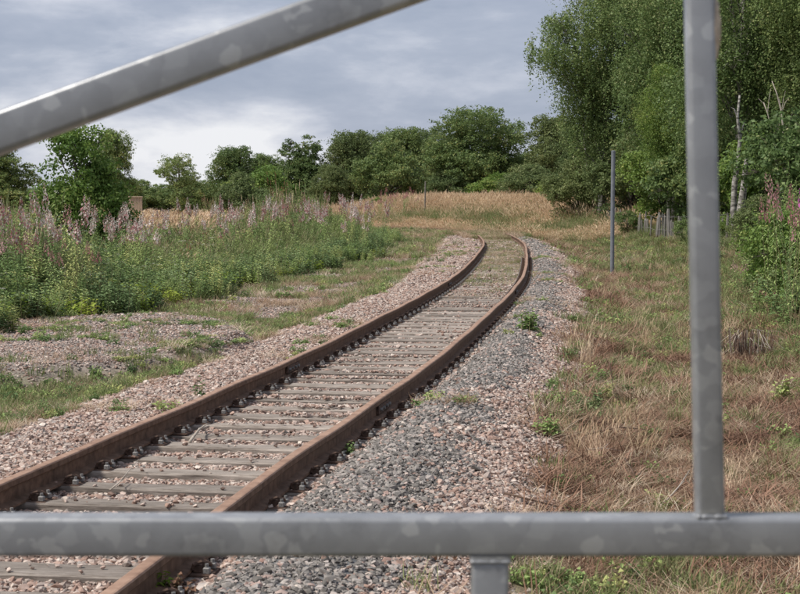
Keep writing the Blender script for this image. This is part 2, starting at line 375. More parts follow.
ca.data.foreach_set('color', np.concatenate([col, np.ones(GX.shape + (1,))], -1).astype(np.float32).ravel())
ground = link('ground', gme, kind='structure')

# ------------------------------------------------------------------ scatter (for what nobody could count)
PROTO = bpy.data.collections.new('sources')     # never linked to the scene
def proto(me):
    o = bpy.data.objects.new('source', me); return o
def scatter(name, P, rot, scl, pick, protos, parent=None, label=None, cat=None):
    P = np.asarray(P, np.float32); n = len(P)
    me = bpy.data.meshes.new(name); me.vertices.add(n); me.vertices.foreach_set('co', P.ravel())
    a = me.attributes.new('turn', 'FLOAT_VECTOR', 'POINT'); a.data.foreach_set('vector', np.asarray(rot, np.float32).ravel())
    scl = np.asarray(scl, np.float32); scl = np.repeat(scl[:, None], 3, 1) if scl.ndim == 1 else scl
    a = me.attributes.new('size', 'FLOAT_VECTOR', 'POINT'); a.data.foreach_set('vector', scl.ravel())
    a = me.attributes.new('pick', 'INT', 'POINT'); a.data.foreach_set('value', np.asarray(pick, np.int32))
    o = link(name, me, parent, kind='stuff')
    if label: o['label'] = label
    if cat and not parent: o['category'] = cat
    g = bpy.data.node_groups.new('scatter_' + name, 'GeometryNodeTree')
    g.interface.new_socket('Geometry', in_out='INPUT', socket_type='NodeSocketGeometry'); g.interface.new_socket('Geometry', in_out='OUTPUT', socket_type='NodeSocketGeometry')
    gi = g.nodes.new('NodeGroupInput'); go = g.nodes.new('NodeGroupOutput'); ip = g.nodes.new('GeometryNodeInstanceOnPoints')
    j = g.nodes.new('GeometryNodeJoinGeometry')
    for p in protos[::-1]:
        oi = g.nodes.new('GeometryNodeObjectInfo'); oi.inputs['Object'].default_value = p; oi.inputs['As Instance'].default_value = True
        g.links.new(oi.outputs['Geometry'], j.inputs[0])
    def attr(nm, ty):
        q = g.nodes.new('GeometryNodeInputNamedAttribute'); q.data_type = ty; q.inputs['Name'].default_value = nm; return q.outputs['Attribute']
    g.links.new(gi.outputs[0], ip.inputs['Points']); g.links.new(j.outputs[0], ip.inputs['Instance'])
    ip.inputs['Pick Instance'].default_value = True
    g.links.new(attr('pick', 'INT'), ip.inputs['Instance Index']); g.links.new(attr('turn', 'FLOAT_VECTOR'), ip.inputs['Rotation']); g.links.new(attr('size', 'FLOAT_VECTOR'), ip.inputs['Scale'])
    g.links.new(ip.outputs[0], go.inputs[0])
    md = o.modifiers.new('scatter', 'NODES'); md.node_group = g
    return o
def sample(n, x0, x1, y0, y1, dfun=None):
    """n candidate points, denser near the camera when y-range is large"""
    x = rng.uniform(x0, x1, n); y = rng.uniform(y0, y1, n); u, s = track_uv(x, y)
    vis = np.abs(x) < y * .262 + 1.2            # a little wider than the photograph's view
    return x[vis], y[vis], u[vis], s[vis]

# stones -------------------------------------------------------------
def stone_mesh(i, mat):
    r = np.random.default_rng(100 + i); bm = bmesh.new()
    for _ in range(13):
        v = r.normal(size=3); v /= np.linalg.norm(v); v *= r.uniform(.75, 1.05); bm.verts.new((v[0] * .5, v[1] * .38, v[2] * .30))
    bmesh.ops.convex_hull(bm, input=bm.verts)
    for v in [v for v in bm.verts if not v.link_faces]: bm.verts.remove(v)
    me = bpy.data.meshes.new('stone'); bm.to_mesh(me); bm.free(); me.materials.append(mat); return me
pinkM = [stone_mesh(i, MT['pink_stone']) for i in range(7)]; greyM = [stone_mesh(20 + i, MT['grey_stone']) for i in range(7)]
stoneP = [proto(m) for m in pinkM + greyM]
def sleeper_free(u, s, off=.31, sp=.63):   # keep stones mostly off the sleeper tops
    q = np.mod(s, sp) - sp / 2
    return (np.abs(q) > .098) | (np.abs(u) > 1.0)
SP = .63
def stones():
    bands = [(5.0, 13, 2200, .044), (13, 22, 1450, .048), (22, 36, 760, .055), (36, 60, 300, .066), (60, 96, 150, .085)]
    X = []; 
    near = []
    for y0, y1, dens, size in bands:
        hw = y1 * .262 + 1.2; n = int(2 * hw * (y1 - y0) * dens)
        x = rng.uniform(-hw, hw, n); y = rng.uniform(y0, y1, n)
        k = (np.abs(x) < y * .262 + 1.0)
        x, y = x[k], y[k]; 
        cxx = np.interp(y, CL[:240, 1], CL[:240, 0]); k = (x - cxx < 3.6) & (x - cxx > -8.5); x, y = x[k], y[k]
        u, s = track_uv(x, y); p, g, h, hb = zones(x, y, u, s)
        # far along, grass has grown through the stones between the rails
        over = sst(.42, .60, fbm(x, y, .35, 51) + .18 * sst(30, 55, s)) * (np.abs(u) < .7) * sst(34, 50, s)
        prob = np.clip(np.maximum(p, h * .85), 0, 1) * (1 - .8 * over) * (1 - .75 * (hb > .5))
        edge = np.abs(u) > 2.0
        prob = np.where(edge & (p < .95), prob * .8, prob)
        free = sleeper_free(u, s) | (rng.random(len(x)) < .035)
        cover = fbm(x, y, .55, 61) + .015 + .05 * sst(20, 30, s) + .24 * sst(33, 46, s)
        free |= (cover > .66) & (rng.random(len(x)) < .55)
        keep = (rng.random(len(x)) < prob) & free
        x, y, u, s, g, h = x[keep], y[keep], u[keep], s[keep], g[keep], h[keep]
        z = ground_z(x, y, u, s); onsl = ~sleeper_free(u, s); z = np.where(onsl, .003, z)
        sz = size * np.exp(rng.normal(-.12, .28, len(x))) * np.where(rng.random(len(x)) < .25, .6, 1) * np.where(h > .5, .82, 1)
        isg = rng.random(len(x)) < np.clip(g, 0, 1) * .93 * .98 + .05 + .25 * (h > .5)
        X.append(np.c_[x, y, z + sz * .12, sz, isg])
    return np.vstack(X)
ST = stones()
def stone_xf(A):
    n = len(A); rot = np.c_[rng.uniform(-.5, .5, n), rng.uniform(-.5, .5, n), rng.uniform(0, 6.283, n)]
    return rot, A[:, 3], rng.integers(0, 7, n) + 7 * A[:, 4].astype(int)
# the 300 that show largest are stones of their own, children of the ground
d2 = np.hypot(ST[:, 0], ST[:, 1]); vis = (np.abs(ST[:, 0]) < .22 * d2) & (ST[:, 1] > 8.4)
hid = (ST[:, 1] > 9.0) & (ST[:, 1] < 10.2)
scr = np.where(vis & ~hid, ST[:, 3] / d2, 0); order = np.argsort(-scr); own = order[:300]; rest = order[300:]
rt, sz, pk = stone_xf(ST[own]); AM = pinkM + greyM
for i, k in enumerate(own):
    o = bpy.data.objects.new('ballast_stone', AM[pk[i]]); COL.objects.link(o); o.parent = ground
    o.location = ST[k, :3]; o.rotation_euler = rt[i]; o.scale = (sz[i],) * 3
rt, sz, pk = stone_xf(ST[rest])
scatter('ballast', ST[rest][:, :3], rt, sz, pk, stoneP, label='pink and grey crushed stone ballast under and beside the rails', cat='ballast')
print('stones', len(ST))

# ------------------------------------------------------------------ railway track
track = empty('railway_track', (float(CL[11, 0]), float(CL[11, 1]), 0), 'rusty single railway track on wooden sleepers curving away to the left', 'railway track')
T0 = Vector(track.location)
PROF = [(-.036, .158), (-.036, .125), (-.030, .118), (-.009, .112), (-.008, .035), (-.014, .026), (-.068, .014), (-.07, .004), (-.07, 0),
        (.07, 0), (.07, .004), (.068, .014), (.014, .026), (.008, .035), (.009, .112), (.030, .118), (.036, .125), (.036, .158), (.031, .166), (.022, .169), (-.022, .169), (-.031, .166)]
PROF = [(a, b if b < .03 else b - .007) for a, b in PROF]
def rail(side):
    k1 = int(np.argmin(np.abs(ds - (94 if side > 0 else 90)))); V = []; F = []; mi = []; n = len(PROF)
    for k in range(0, k1):
        c = CL[k] + CN[k] * side * .7525; wz = .004 * math.sin(k * .7 + side) ; wl = .004 * math.sin(k * .31 + 2 * side)
        sink = max(0, ds[k] - (88.5 if side > 0 else 85)) * .045
        for (a, b) in PROF: V.append((c[0] + CN[k][0] * (a + wl) - T0.x, c[1] + CN[k][1] * (a + wl) - T0.y, .008 + b + wz - sink))
    for k in range(k1 - 1):
        for j in range(n):
            j2 = (j + 1) % n; F.append((k * n + j, k * n + j2, (k + 1) * n + j2, (k + 1) * n + j)); mi.append(1 if j in (17, 18, 19, 20) else 0)
    F.append(tuple(range(n))[::-1]); mi.append(0); F.append(tuple((k1 - 1) * n + j for j in range(n))); mi.append(0)
    me = pymesh('rail', V, F, [MT['rust'], MT['railtop']], mi)
    bm = bmesh.new(); bm.from_mesh(me); bmesh.ops.recalc_face_normals(bm, faces=bm.faces); bm.to_mesh(me); bm.free()
    return link('rail', me, track)
railR = rail(1); railL = rail(-1)
# fishplates with four bolts
fb = MB(); bevel_box(fb, .022, .60, .075, (0, 0, .073), .004)
for yy in (-.22, -.08, .08, .22):
    fb.tube([(-.030, yy, .073), (.034, yy, .073)], .015, 6, 1); fb.tube([(.028, yy, .073), (.030, yy, .073)], .022, 6, 1)
fpm = fb.mesh('fishplate', [MT['chair'], MT['bolt']])
def at_s(s, u=0):
    k = s / .35; i = int(k); f = k - i; c = CL[i] * (1 - f) + CL[i + 1] * f; n = CN[i]; t = CT[i]
    return Vector((c[0] + n[0] * u, c[1] + n[1] * u, 0)), math.atan2(-t[0], t[1])
for side, r_, ss in ((-1, railL, (9.2, 22.6, 40.9)), (1, railR, (9.9, 19.3, 38.0))):
    for s0 in ss:
        for g in (-1, 1):
            p, a = at_s(s0, side * .7525); o = link('fishplate', fpm, r_)
            p = p + Matrix.Rotation(a, 3, 'Z') @ Vector((g * .022, 0, 0)); o.location = (p.x - T0.x, p.y - T0.y, .008); o.rotation_euler = (0, 0, a + (math.pi if g > 0 else 0))
# sleepers: four meshes, all a little different
def sleeper_mesh(i):
    r = random.Random(i); bm = bmesh.new(); L, W, H = 2.6, .235 + r.uniform(-.012, .012), .14
    nxs = 26; rows = []
    prof = [(-W / 2, -H), (-W / 2, -.012), (-W / 2 + .012, 0), (-W * .18, 0), (W * .2, 0), (W / 2 - .012, 0), (W / 2, -.012), (W / 2, -H)]
    for k in range(nxs + 1):
        x = -L / 2 + L * k / nxs; row = []
        for q, (y, z) in enumerate(prof):
            e = noise.noise((x * 2.5, q * 3.1 + i * 7, 1.3)) * .009; e2 = noise.noise((x * 3, q * 2.3 + i * 5, 5.3)) * .008
            row.append(bm.verts.new((x, y + e, z + (e2 if z > -.05 else 0))))
        rows.append(row)
    for a, b in zip(rows[:-1], rows[1:]):
        for q in range(len(prof) - 1): bm.faces.new((a[q], b[q], b[q + 1], a[q + 1]))
    bm.faces.new(rows[0]); bm.faces.new(rows[-1][::-1])
    # a split running along the top
    bmesh.ops.recalc_face_normals(bm, faces=bm.faces)
    me = bpy.data.meshes.new('sleeper'); bm.to_mesh(me); bm.free(); me.materials.append(MT['wood']); return me
slM = [sleeper_mesh(i) for i in range(5)]
# rail chair: base plate, shoulders, spring clips and square bolts
def chair_mesh(v):
    r = random.Random(v); mb = MB()
    bevel_box(mb, .37, .19, .016, (0, 0, .004), .004)
    for g in (-1, 1):
        bevel_box(mb, .045, .10, .045, (g * .098, 0, .03), .010)
        mb.tube([(g * .075, -.05, .03), (g * .085, -.055, .055), (g * .12, -.045, .068), (g * .15, -.01, .055), (g * .15, .03, .04), (g * .115, .055, .05), (g * .08, .045, .034)], .0105, 6, 0)
        for yy in (-.06, .06):
            bevel_box(mb, .034, .034, .032, (g * .152, yy, .028), .004, 1, 1, Matrix.Rotation(r.uniform(-.5, .5), 4, 'Z') if False else None)
            mb.tube([(g * .152, yy, .04), (g * .152, yy, .062)], .011, 6, 1)
    return mb.mesh('rail_chair', [MT['chair'], MT['bolt']])
chM = [chair_mesh(i) for i in range(2)]
nsl = 0
for k in range(3, 172):
    s0 = k * SP + SP * .5
    if s0 > 106: break
    p, a = at_s(s0); rr_ = random.Random(k)
    near_s = s0
    o = link('sleeper', slM[k % 5], track)
    o.location = (p.x - T0.x + rr_.uniform(-.04, .04), p.y - T0.y, rr_.uniform(-.012, .003) - (.0 if s0 < 40 else .012)); o.rotation_euler = (rr_.uniform(-.02, .02), rr_.uniform(-.004, .004), a + rr_.uniform(-.02, .02))
    if k % 2: o.rotation_euler[2] += math.pi
    nsl += 1
    if s0 < 58:
        for sd_ in (-1, 1):
            c = link('rail_chair', chM[(k + sd_) % 2], o)
            q, aa = at_s(s0, sd_ * .7525)
            inv = Matrix.Translation(o.location) @ o.rotation_euler.to_matrix().to_4x4()
            wm = Matrix.Translation((q.x - T0.x, q.y - T0.y, -.003)) @ Matrix.Rotation(aa, 4, 'Z')
            lm = inv.inverted() @ wm; c.location = lm.to_translation(); c.rotation_euler = lm.to_euler()

# ------------------------------------------------------------------ gate in front of the camera
GYD = 2.40
gate = empty('steel_gate', (0, GYD, ground_z(np.array([0.]), np.array([GYD]))[0]), 'galvanised grey steel gate of square tubes close in front of the viewer', 'gate')
gz = gate.location.z
def world_at(px, py, d=GYD):
    # a spot on the gate's own plane
    p = R(3.24); fx = (px - 400) / 1750; fz = (297 - py) / 1750
    Y = math.cos(p) + fz * math.sin(p); Z = -math.sin(p) + fz * math.cos(p)
    t = d / Y; return Vector((fx * t, d, CAMZ + Z * t))
def bar(name, a, b, wd, dp=None, label=None):
    mb = MB(); a = Vector(a); b = Vector(b); L = (b - a).length; dp = dp or wd
    bevel_box(mb, L, dp, wd, (0, 0, 0), .007, seg=4)
    o = link(name, mb.mesh(name, [MT['galv']], smooth=False), gate)
    d = (b - a).normalized(); X = Matrix((d, Vector((0, 1, 0)), d.cross(Vector((0, 1, 0))))).transposed()
    o.location = (a + b) / 2 - Vector(gate.location); o.rotation_euler = X.to_euler()
    for pl in o.data.polygons: pl.use_smooth = True
    o.data.set_sharp_from_angle(angle=R(50)) if hasattr(o.data, 'set_sharp_from_angle') else None
    if label: o['label'] = label
    return o
W5 = .0545
zr = world_at(0, 537.8).z - 0.0; 
bar('middle_rail', (-1.35, GYD + W5 / 2, zr), (1.35, GYD + W5 / 2, zr), W5, label='thick horizontal rail across the gate')
tb = world_at(712.5, 514, GYD); tt = world_at(702, -2, GYD); dd = (tt - tb)
UW = .0385
bar('upright', (tb.x, GYD + .024, zr + W5 / 2), (tb.x + dd.x * 1.12, GYD + .024, tb.z + dd.z * 1.12), UW, label='thinner upright bar standing on the horizontal rail')
lb = world_at(490.5, 560, GYD)
bar('lower_upright', (lb.x, GYD + .026, gz + .10), (lb.x, GYD + .026, zr - W5 / 2 - .006), .0525, label='short upright below the horizontal rail')
bar('weld_plate', (lb.x - .029, GYD + .026, zr - W5 / 2 - .003), (lb.x + .029, GYD + .026, zr - W5 / 2 - .003), .0055, .056)
da = world_at(0, 131.5, GYD); db = world_at(360, 0, GYD); dv = (db - da)
bar('diagonal_brace', (da.x - dv.x * 1.0, GYD + .025, da.z - dv.z * 1.0), (da.x + dv.x * 1.25, GYD + .025, da.z + dv.z * 1.25), W5, label='sloping brace crossing the sky')
ztop = tb.z + dd.z * 1.12 + W5 / 2
bar('top_rail', (-1.35, GYD + .026, ztop), (1.35, GYD + .026, ztop), W5)
bar('bottom_rail', (-1.35, GYD + .026, gz + .08), (1.35, GYD + .026, gz + .08), W5)
for xx in (-1.38, 1.38): bar('end_post', (xx, GYD + .026, gz - .1), (xx, GYD + .026, ztop + .1), .06)
# crusty tan lump on the right flank of the upright
bm = bmesh.new(); bmesh.ops.create_icosphere(bm, subdivisions=3, radius=1)
for v in bm.verts:
    n = noise.noise(v.co * 2.2) * .35 + 1; v.co = Vector((v.co.x * .008 * n, v.co.y * .014 * n, v.co.z * .044 * n))
me = bpy.data.meshes.new('crust'); bm.to_mesh(me); bm.free(); me.materials.append(MT['tan'])
lp = world_at(717.5, 28, GYD); o = link('crust', me, gate, label='pale tan crusty lump stuck on the upright'); o.location = Vector((lp.x, GYD + .022, lp.z)) - Vector(gate.location)
for pl in me.polygons: pl.use_smooth = True
# weld blob at the foot of the upright
bm = bmesh.new(); bmesh.ops.create_icosphere(bm, subdivisions=2, radius=1)
for v in bm.verts: v.co = Vector((v.co.x * .024, v.co.y * .022, v.co.z * .004)) * (1 + .2 * noise.noise(v.co * 3))
me = bpy.data.meshes.new('weld'); bm.to_mesh(me); bm.free(); me.materials.append(MT['galv'])
o = link('weld', me, gate); o.location = Vector((tb.x, GYD + .024, zr + W5 / 2)) - Vector(gate.location)

def bead(name, a, b, r0):
    rd = random.Random(int(a.x * 999)); n = 16; P = [a.lerp(b, i / (n - 1)) for i in range(n)]; mb = MB(); mb.tube([p - a for p in P], [r0 * rd.uniform(.7, 1.25) for _ in P], 8)
    o = link(name, mb.mesh(name, [MT['galv']], smooth=True), gate); o.location = a - Vector(gate.location)
yz = zr + W5 / 2 + .001; yb = GYD + .0045
bead('weld_bead', Vector((tb.x - .021, yb, yz)), Vector((tb.x + .021, yb, yz)), .0035)
bead('weld_bead', Vector((lb.x - .028, GYD - .0005, zr - W5 / 2 - .0065)), Vector((lb.x + .028, GYD - .0005, zr - W5 / 2 - .0065)), .0028)

# ------------------------------------------------------------------ grass and herb sources
def blades(r, n, h, spread, w0, bend, mats, mi=0, lean=.3, seed_heads=0, hv=.3, mb=None):
    mb = mb or MB()
    for _ in range(n):
        a = r.uniform(0, 6.283); rad = spread * math.sqrt(r.random()); x, y = rad * math.cos(a), rad * math.sin(a)
        hh = h * (1 + r.uniform(-hv, hv)); th = r.uniform(0, 6.283); L = r.uniform(0, lean); b = bend * r.uniform(.3, 1.2)
        dx, dy = math.cos(th), math.sin(th); wx, wy = -dy, dx; w = w0 * r.uniform(.7, 1.3); pts = []
        for t in (0, .4, .75, 1):
            q = hh * (L * t + b * t * t); z = hh * (t - .35 * b * t * t); pts.append((x + dx * q, y + dy * q, z))
        V = []
        for t, p in zip((1, .85, .55), pts[:3]): V += [(p[0] - wx * w * t, p[1] - wy * w * t, p[2]), (p[0] + wx * w * t, p[1] + wy * w * t, p[2])]
        V.append(pts[3]); mb.add(V, [(0, 1, 3, 2), (2, 3, 5, 4), (4, 5, 6)], mi)
        if seed_heads and r.random() < seed_heads:
            p = pts[3]; s = hh * .16
            mb.add([(p[0] - .006, p[1], p[2] - s * .3), (p[0] + .006, p[1] + .004, p[2]), (p[0] + dx * s * .3, p[1] + dy * s * .3, p[2] + s), (p[0] - .004, p[1] - .007, p[2] + s * .3)], [(0, 1, 2, 3)], mi)
            mb.add([(p[0], p[1] - .006, p[2] - s * .3), (p[0], p[1] + .006, p[2]), (p[0] + dx * s * .3, p[1] + dy * s * .3, p[2] + s * 1.05), (p[0] + .005, p[1] - .006, p[2] + s * .3)], [(0, 1, 2, 3)], mi)
    return mb
def leafquad(mb, p, d, L, w, m, r, droop=.3):
    d = Vector(d).normalized(); s = d.cross(Vector((0, 0, 1)));
    if s.length < .1: s = Vector((1, 0, 0))
    s.normalize(); s = (s + Vector((0, 0, r.uniform(-.4, .4)))).normalized(); p = Vector(p); mid = p + d * L * .5 + Vector((0, 0, .05 * L)); tip = p + d * L - Vector((0, 0, droop * L))
    mb.add([p, mid - s * w, tip, mid + s * w], [(0, 1, 2, 3)], m)
def herb_clump(r, n, h, spread, leafL, leafW, mats, top=None, dens=22, stem=1):
    """leafy upright stems"""
    mb = MB()
    for _ in range(n):
        a = r.uniform(0, 6.283); rad = spread * math.sqrt(r.random()); x, y = rad * math.cos(a), rad * math.sin(a); hh = h * r.uniform(.6, 1.15)
        lx, ly = r.uniform(-.15, .15) * hh, r.uniform(-.15, .15) * hh
        mb.tube([(x, y, 0), (x + lx * .4, y + ly * .4, hh * .5), (x + lx, y + ly, hh)], [.006, .005, .002], 3, stem, cap=False)
        for k in range(dens):
            t = .12 + .88 * (k + r.random()) / dens; q = (x + lx * t, y + ly * t, hh * t); th = k * 2.4 + r.uniform(-.5, .5)
            leafquad(mb, q, (math.cos(th), math.sin(th), r.uniform(-.2, .7)), leafL * (1.15 - .55 * t) * r.uniform(.7, 1.2), leafW * r.uniform(.7, 1.2), 0, r)
        if top: top(mb, r, (x + lx, y + ly, hh), hh)
    return mb
def umbel(mb, r, p, hh):
    if r.random() < .55: return
    for _ in range(9):
        q = Vector(p) + Vector((r.gauss(0, .03), r.gauss(0, .03), r.gauss(.01, .012))); s = r.uniform(.008, .015)
        mb.add([q + Vector((-s, 0, 0)), q + Vector((0, -s, .004)), q + Vector((s, 0, 0)), q + Vector((0, s, .004))], [(0, 1, 2, 3)], 2)
def docktop(mb, r, p, hh):
    for _ in range(16):
        q = Vector(p) + Vector((r.gauss(0, .012), r.gauss(0, .012), -r.random() * .28)); s = r.uniform(.008, .016)
        mb.add([q + Vector((-s, 0, 0)), q + Vector((0, -s * .6, s)), q + Vector((s, 0, s * .4)), q + Vector((0, s, -s))], [(0, 1, 2, 3)], 2)
rr = random.Random(3)
def mk(mb, mats): return proto(mb.mesh('clump', [MT[m] for m in mats]))
SRC = {}
SRC['green_short'] = [mk(blades(rr, 34, .13, .12, .0035, .5, None, lean=.5), ['green']) for _ in range(3)]
SRC['straw_short'] = [mk(blades(rr, 40, .13, .16, .0024, 1.0, None, lean=1.3), ['straw']) for _ in range(4)]
SRC['straw_mat'] = [mk(blades(rr, 44, .12, .2, .0024, 1.5, None, lean=3.0, hv=.6), ['straw']) for _ in range(3)]
SRC['brown_mat'] = [mk(blades(rr, 36, .10, .16, .0035, 1.2, None, lean=1.8, hv=.6), ['brown']) for _ in range(3)]
SRC['green_mid'] = [mk(blades(rr, 36, .30, .14, .004, .6, None, lean=.5), ['green']) for _ in range(3)]
SRC['straw_tall'] = [mk(blades(rr, 46, .75, .22, .005, .45, None, lean=.35, seed_heads=.9), ['tallstraw']) for _ in range(3)]
SRC['green_tall'] = [mk(blades(rr, 46, .85, .22, .006, .5, None, lean=.35, seed_heads=.1), ['green']) for _ in range(2)]
SRC['herb'] = [mk(herb_clump(rr, 9, 1.0, .24, .12, .022, None, dens=26), ['herb', 'stem']) for _ in range(4)]
SRC['herb_umbel'] = [mk(herb_clump(rr, 8, 1.05, .24, .12, .024, None, top=umbel, dens=24), ['herb', 'stem', 'white']) for _ in range(2)]
SRC['herb2'] = [mk(herb_clump(rr, 14, .55, .25, .10, .026, None, dens=16), ['herb2', 'stem']) for _ in range(3)]
SRC['lime'] = [mk(herb_clump(rr, 14, .32, .22, .09, .03, None, dens=10), ['lime', 'stem']) for _ in range(2)]
SRC['dock'] = [mk(herb_clump(rr, 5, 1.3, .2, .10, .015, None, top=docktop, dens=8), ['dock', 'stem', 'dock']) for _ in range(2)]
SRC['dead_stem'] = [mk(blades(rr, 5, .36, .10, .0055, .35, None, lean=.7), ['brown']), mk(blades(rr, 6, .30, .12, .003, .5, None, lean=1.2), ['tallstraw'])]
SRC['leafy_low'] = [mk(herb_clump(rr, 9, .12, .13, .085, .02, None, dens=6), ['herb', 'stem']) for _ in range(3)]
ALLK = list(SRC); OFF = {}; ALLP = []
for k in ALLK: OFF[k] = len(ALLP); ALLP += SRC[k]
class Sc:
    def __init__(s): s.rows = []
    def add(s, kind, x, y, z, size, hs=None):
        n = len(x)
        if n == 0: return
        size = np.broadcast_to(size, (n,)) * np.exp(rng.normal(0, .16, n)); hs = size if hs is None else np.broadcast_to(hs, (n,)) * np.exp(rng.normal(0, .16, n))
        s.rows.append(np.c_[x, y, z - .01, rng.uniform(-.12, .12, n), rng.uniform(-.12, .12, n), rng.uniform(0, 6.283, n), size, size, hs, OFF[kind] + rng.integers(0, len(SRC[kind]), n)])
    def build(s, name, label, cat):
        A = np.vstack(s.rows); print(name, len(A)); return scatter(name, A[:, :3], A[:, 3:6], A[:, 6:9], A[:, 9], ALLP, label=label, cat=cat)

# right-hand verge ----------------------------------------------------
rv = Sc()
for y0, y1, dens, size in ((7, 15, 85, 1.0), (15, 28, 50, 1.15), (28, 50, 22, 1.5), (50, 90, 8, 2.0), (90, 135, 3.2, 2.4)):
    hw = y1 * .262 + 1; n = int((hw + 1) * (y1 - y0) * dens)
    x = rng.uniform(-1.5, hw, n); y = rng.uniform(y0, y1, n); k = (x < y * .262 + 1); x, y = x[k], y[k]
    u, s = track_uv(x, y); p, g, h, hb = zones(x, y, u, s)
    k = (u > 1.7) & (rng.random(len(x)) < (1 - np.clip(p * 1.05, 0, 1) * .985)) & (s < 104); x, y, u, s = x[k], y[k], u[k], s[k]; z = ground_z(x, y, u, s)
    n1 = fbm(x, y, .45, 71); n2 = fbm(x, y, .9, 75); n3 = fbm(x, y, 1.6, 79); q = rng.random(len(x))
    # greener and taller towards the fence
    gpr = sst(.44, .60, n1 * .6 + n3 * .4 + .16 * sst(4.0, 7.5, u) + .12 * sst(24, 42, s) * sst(2.6, 4.5, u) - .10 * (1 - sst(22, 38, s)))
    isg = q < .09 + gpr * (.68 - .16 * sst(20, 30, s) * (1 - sst(3.5, 6, u)))
    brn = (~isg) & (rng.random(len(x)) < .30 + .14 * sst(18, 28, s) + .5 * sst(.46, .62, n2))
    stw = ~(isg | brn)
    lo = isg & (rng.random(len(x)) < .3) ; gr_ = isg & ~lo
    rv.add('green_short', *(a[gr_] for a in (x, y, z)), size * .9)
    rv.add('leafy_low', *(a[lo] for a in (x, y, z)), size * .6, size * .8)
    rv.add('brown_mat', *(a[brn] for a in (x, y, z)), size)
    a_ = stw & (rng.random(len(x)) < .5); b_ = stw & ~a_
    rv.add('straw_short', *(a[a_] for a in (x, y, z)), size * .95)
    rv.add('straw_mat', *(a[b_] for a in (x, y, z)), size * .85)
    t = (rng.random(len(x)) < .005) & (s < 60); rv.add('straw_tall', *(a[t] for a in (x, y, z)), .42, .38); t = (rng.random(len(x)) < .028) & (s < 60); rv.add('dead_stem', *(a[t] for a in (x, y, z)), .8, .8)
    t = (u > 4.5) & (rng.random(len(x)) < .12 * sst(4.5, 8, u)); rv.add('green_mid', *(a[t] for a in (x, y, z)), size * .8, size * .75)
    t = (u > 3.0) & (n2 < .42) & (rng.random(len(x)) < .10); rv.add('green_mid', *(a[t] for a in (x, y, z)), size * .6, size * .5)
# taller growth along the fence foot and beyond it
x = rng.uniform(6, 26, 9000); y = rng.uniform(26, 150, 9000); u, s = track_uv(x, y); k = (u > 6.6 + .8 * rng.random(len(x))) & (u < 14) & (s < 100) & (x < y * .262 + 1.5); x, y, u, s = x[k], y[k], u[k], s[k]; z = ground_z(x, y, u, s); q = rng.random(len(x))
m1 = (q < .34) & (u > 7.6 + 1.6 * fbm(x, y, .3, 73)) & (fbm(x, y, .25, 74) > .42); rv.add('herb', *(a[m1] for a in (x, y, z)), .9, .75)
m1 = (q > .35) & (q < .6) ; rv.add('green_tall', *(a[m1] for a in (x, y, z)), .9, .55)
m1 = (q > .6) & (q < .75); rv.add('herb2', *(a[m1] for a in (x, y, z)), 1.0, .8)
rv.build('verge_grass', 'dry straw coloured and green grass on the verge right of the track', 'grass')

# straw bank round the far bend ----------------------------------------
bk = Sc()
x = rng.uniform(-18, 34, 26000); y = rng.uniform(84, 170, 26000); u, s = track_uv(x, y)
k = (s > 88) & (u > -3.5) & (u < 34) & (x > -6) & (np.abs(x) < y * .262 + 2); x, y, u, s = x[k], y[k], u[k], s[k]; z = ground_z(x, y, u, s); q = rng.random(len(x)); n1 = fbm(x, y, .16, 83)
keep = (u > 2.0) | (q < .5); x, y, u, s, z, q, n1 = (a[keep] for a in (x, y, u, s, z, q, n1))
gpat = sst(.47, .58, n1 * .6 + .4 * fbm(x, y, .5, 85) - .07 * sst(9, 15, u)) * (u > 2.5)
m1 = (q < .93) & (rng.random(len(x)) > gpat * .85) & (u > 2.2); bk.add('straw_tall', *(a[m1] for a in (x, y, z)), 1.5, np.where(u[m1] > 8, .95, .55))
m2 = ~m1 & (u > 2.2); bk.add('green_tall', *(a[m2] for a in (x, y, z)), 1.3, .7)
m3 = (u <= 2.2) & (np.abs(u) > 1.5); bk.add('straw_mat', *(a[m3] for a in (x, y, z)), 2.6, 1.2)
m3 = (np.abs(u) <= 1.5); bk.add('brown_mat', *(a[m3] for a in (x, y, z)), 2.4, 1.0)
m3 = (u <= 2.2) & (np.abs(u) > 1.4) & (rng.random(len(x)) < .5); bk.add('green_mid', *(a[m3] for a in (x, y, z)), 1.5, .4)
bk.build('bank_grass', 'tall straw coloured grass on the bank round the far bend', 'grass')

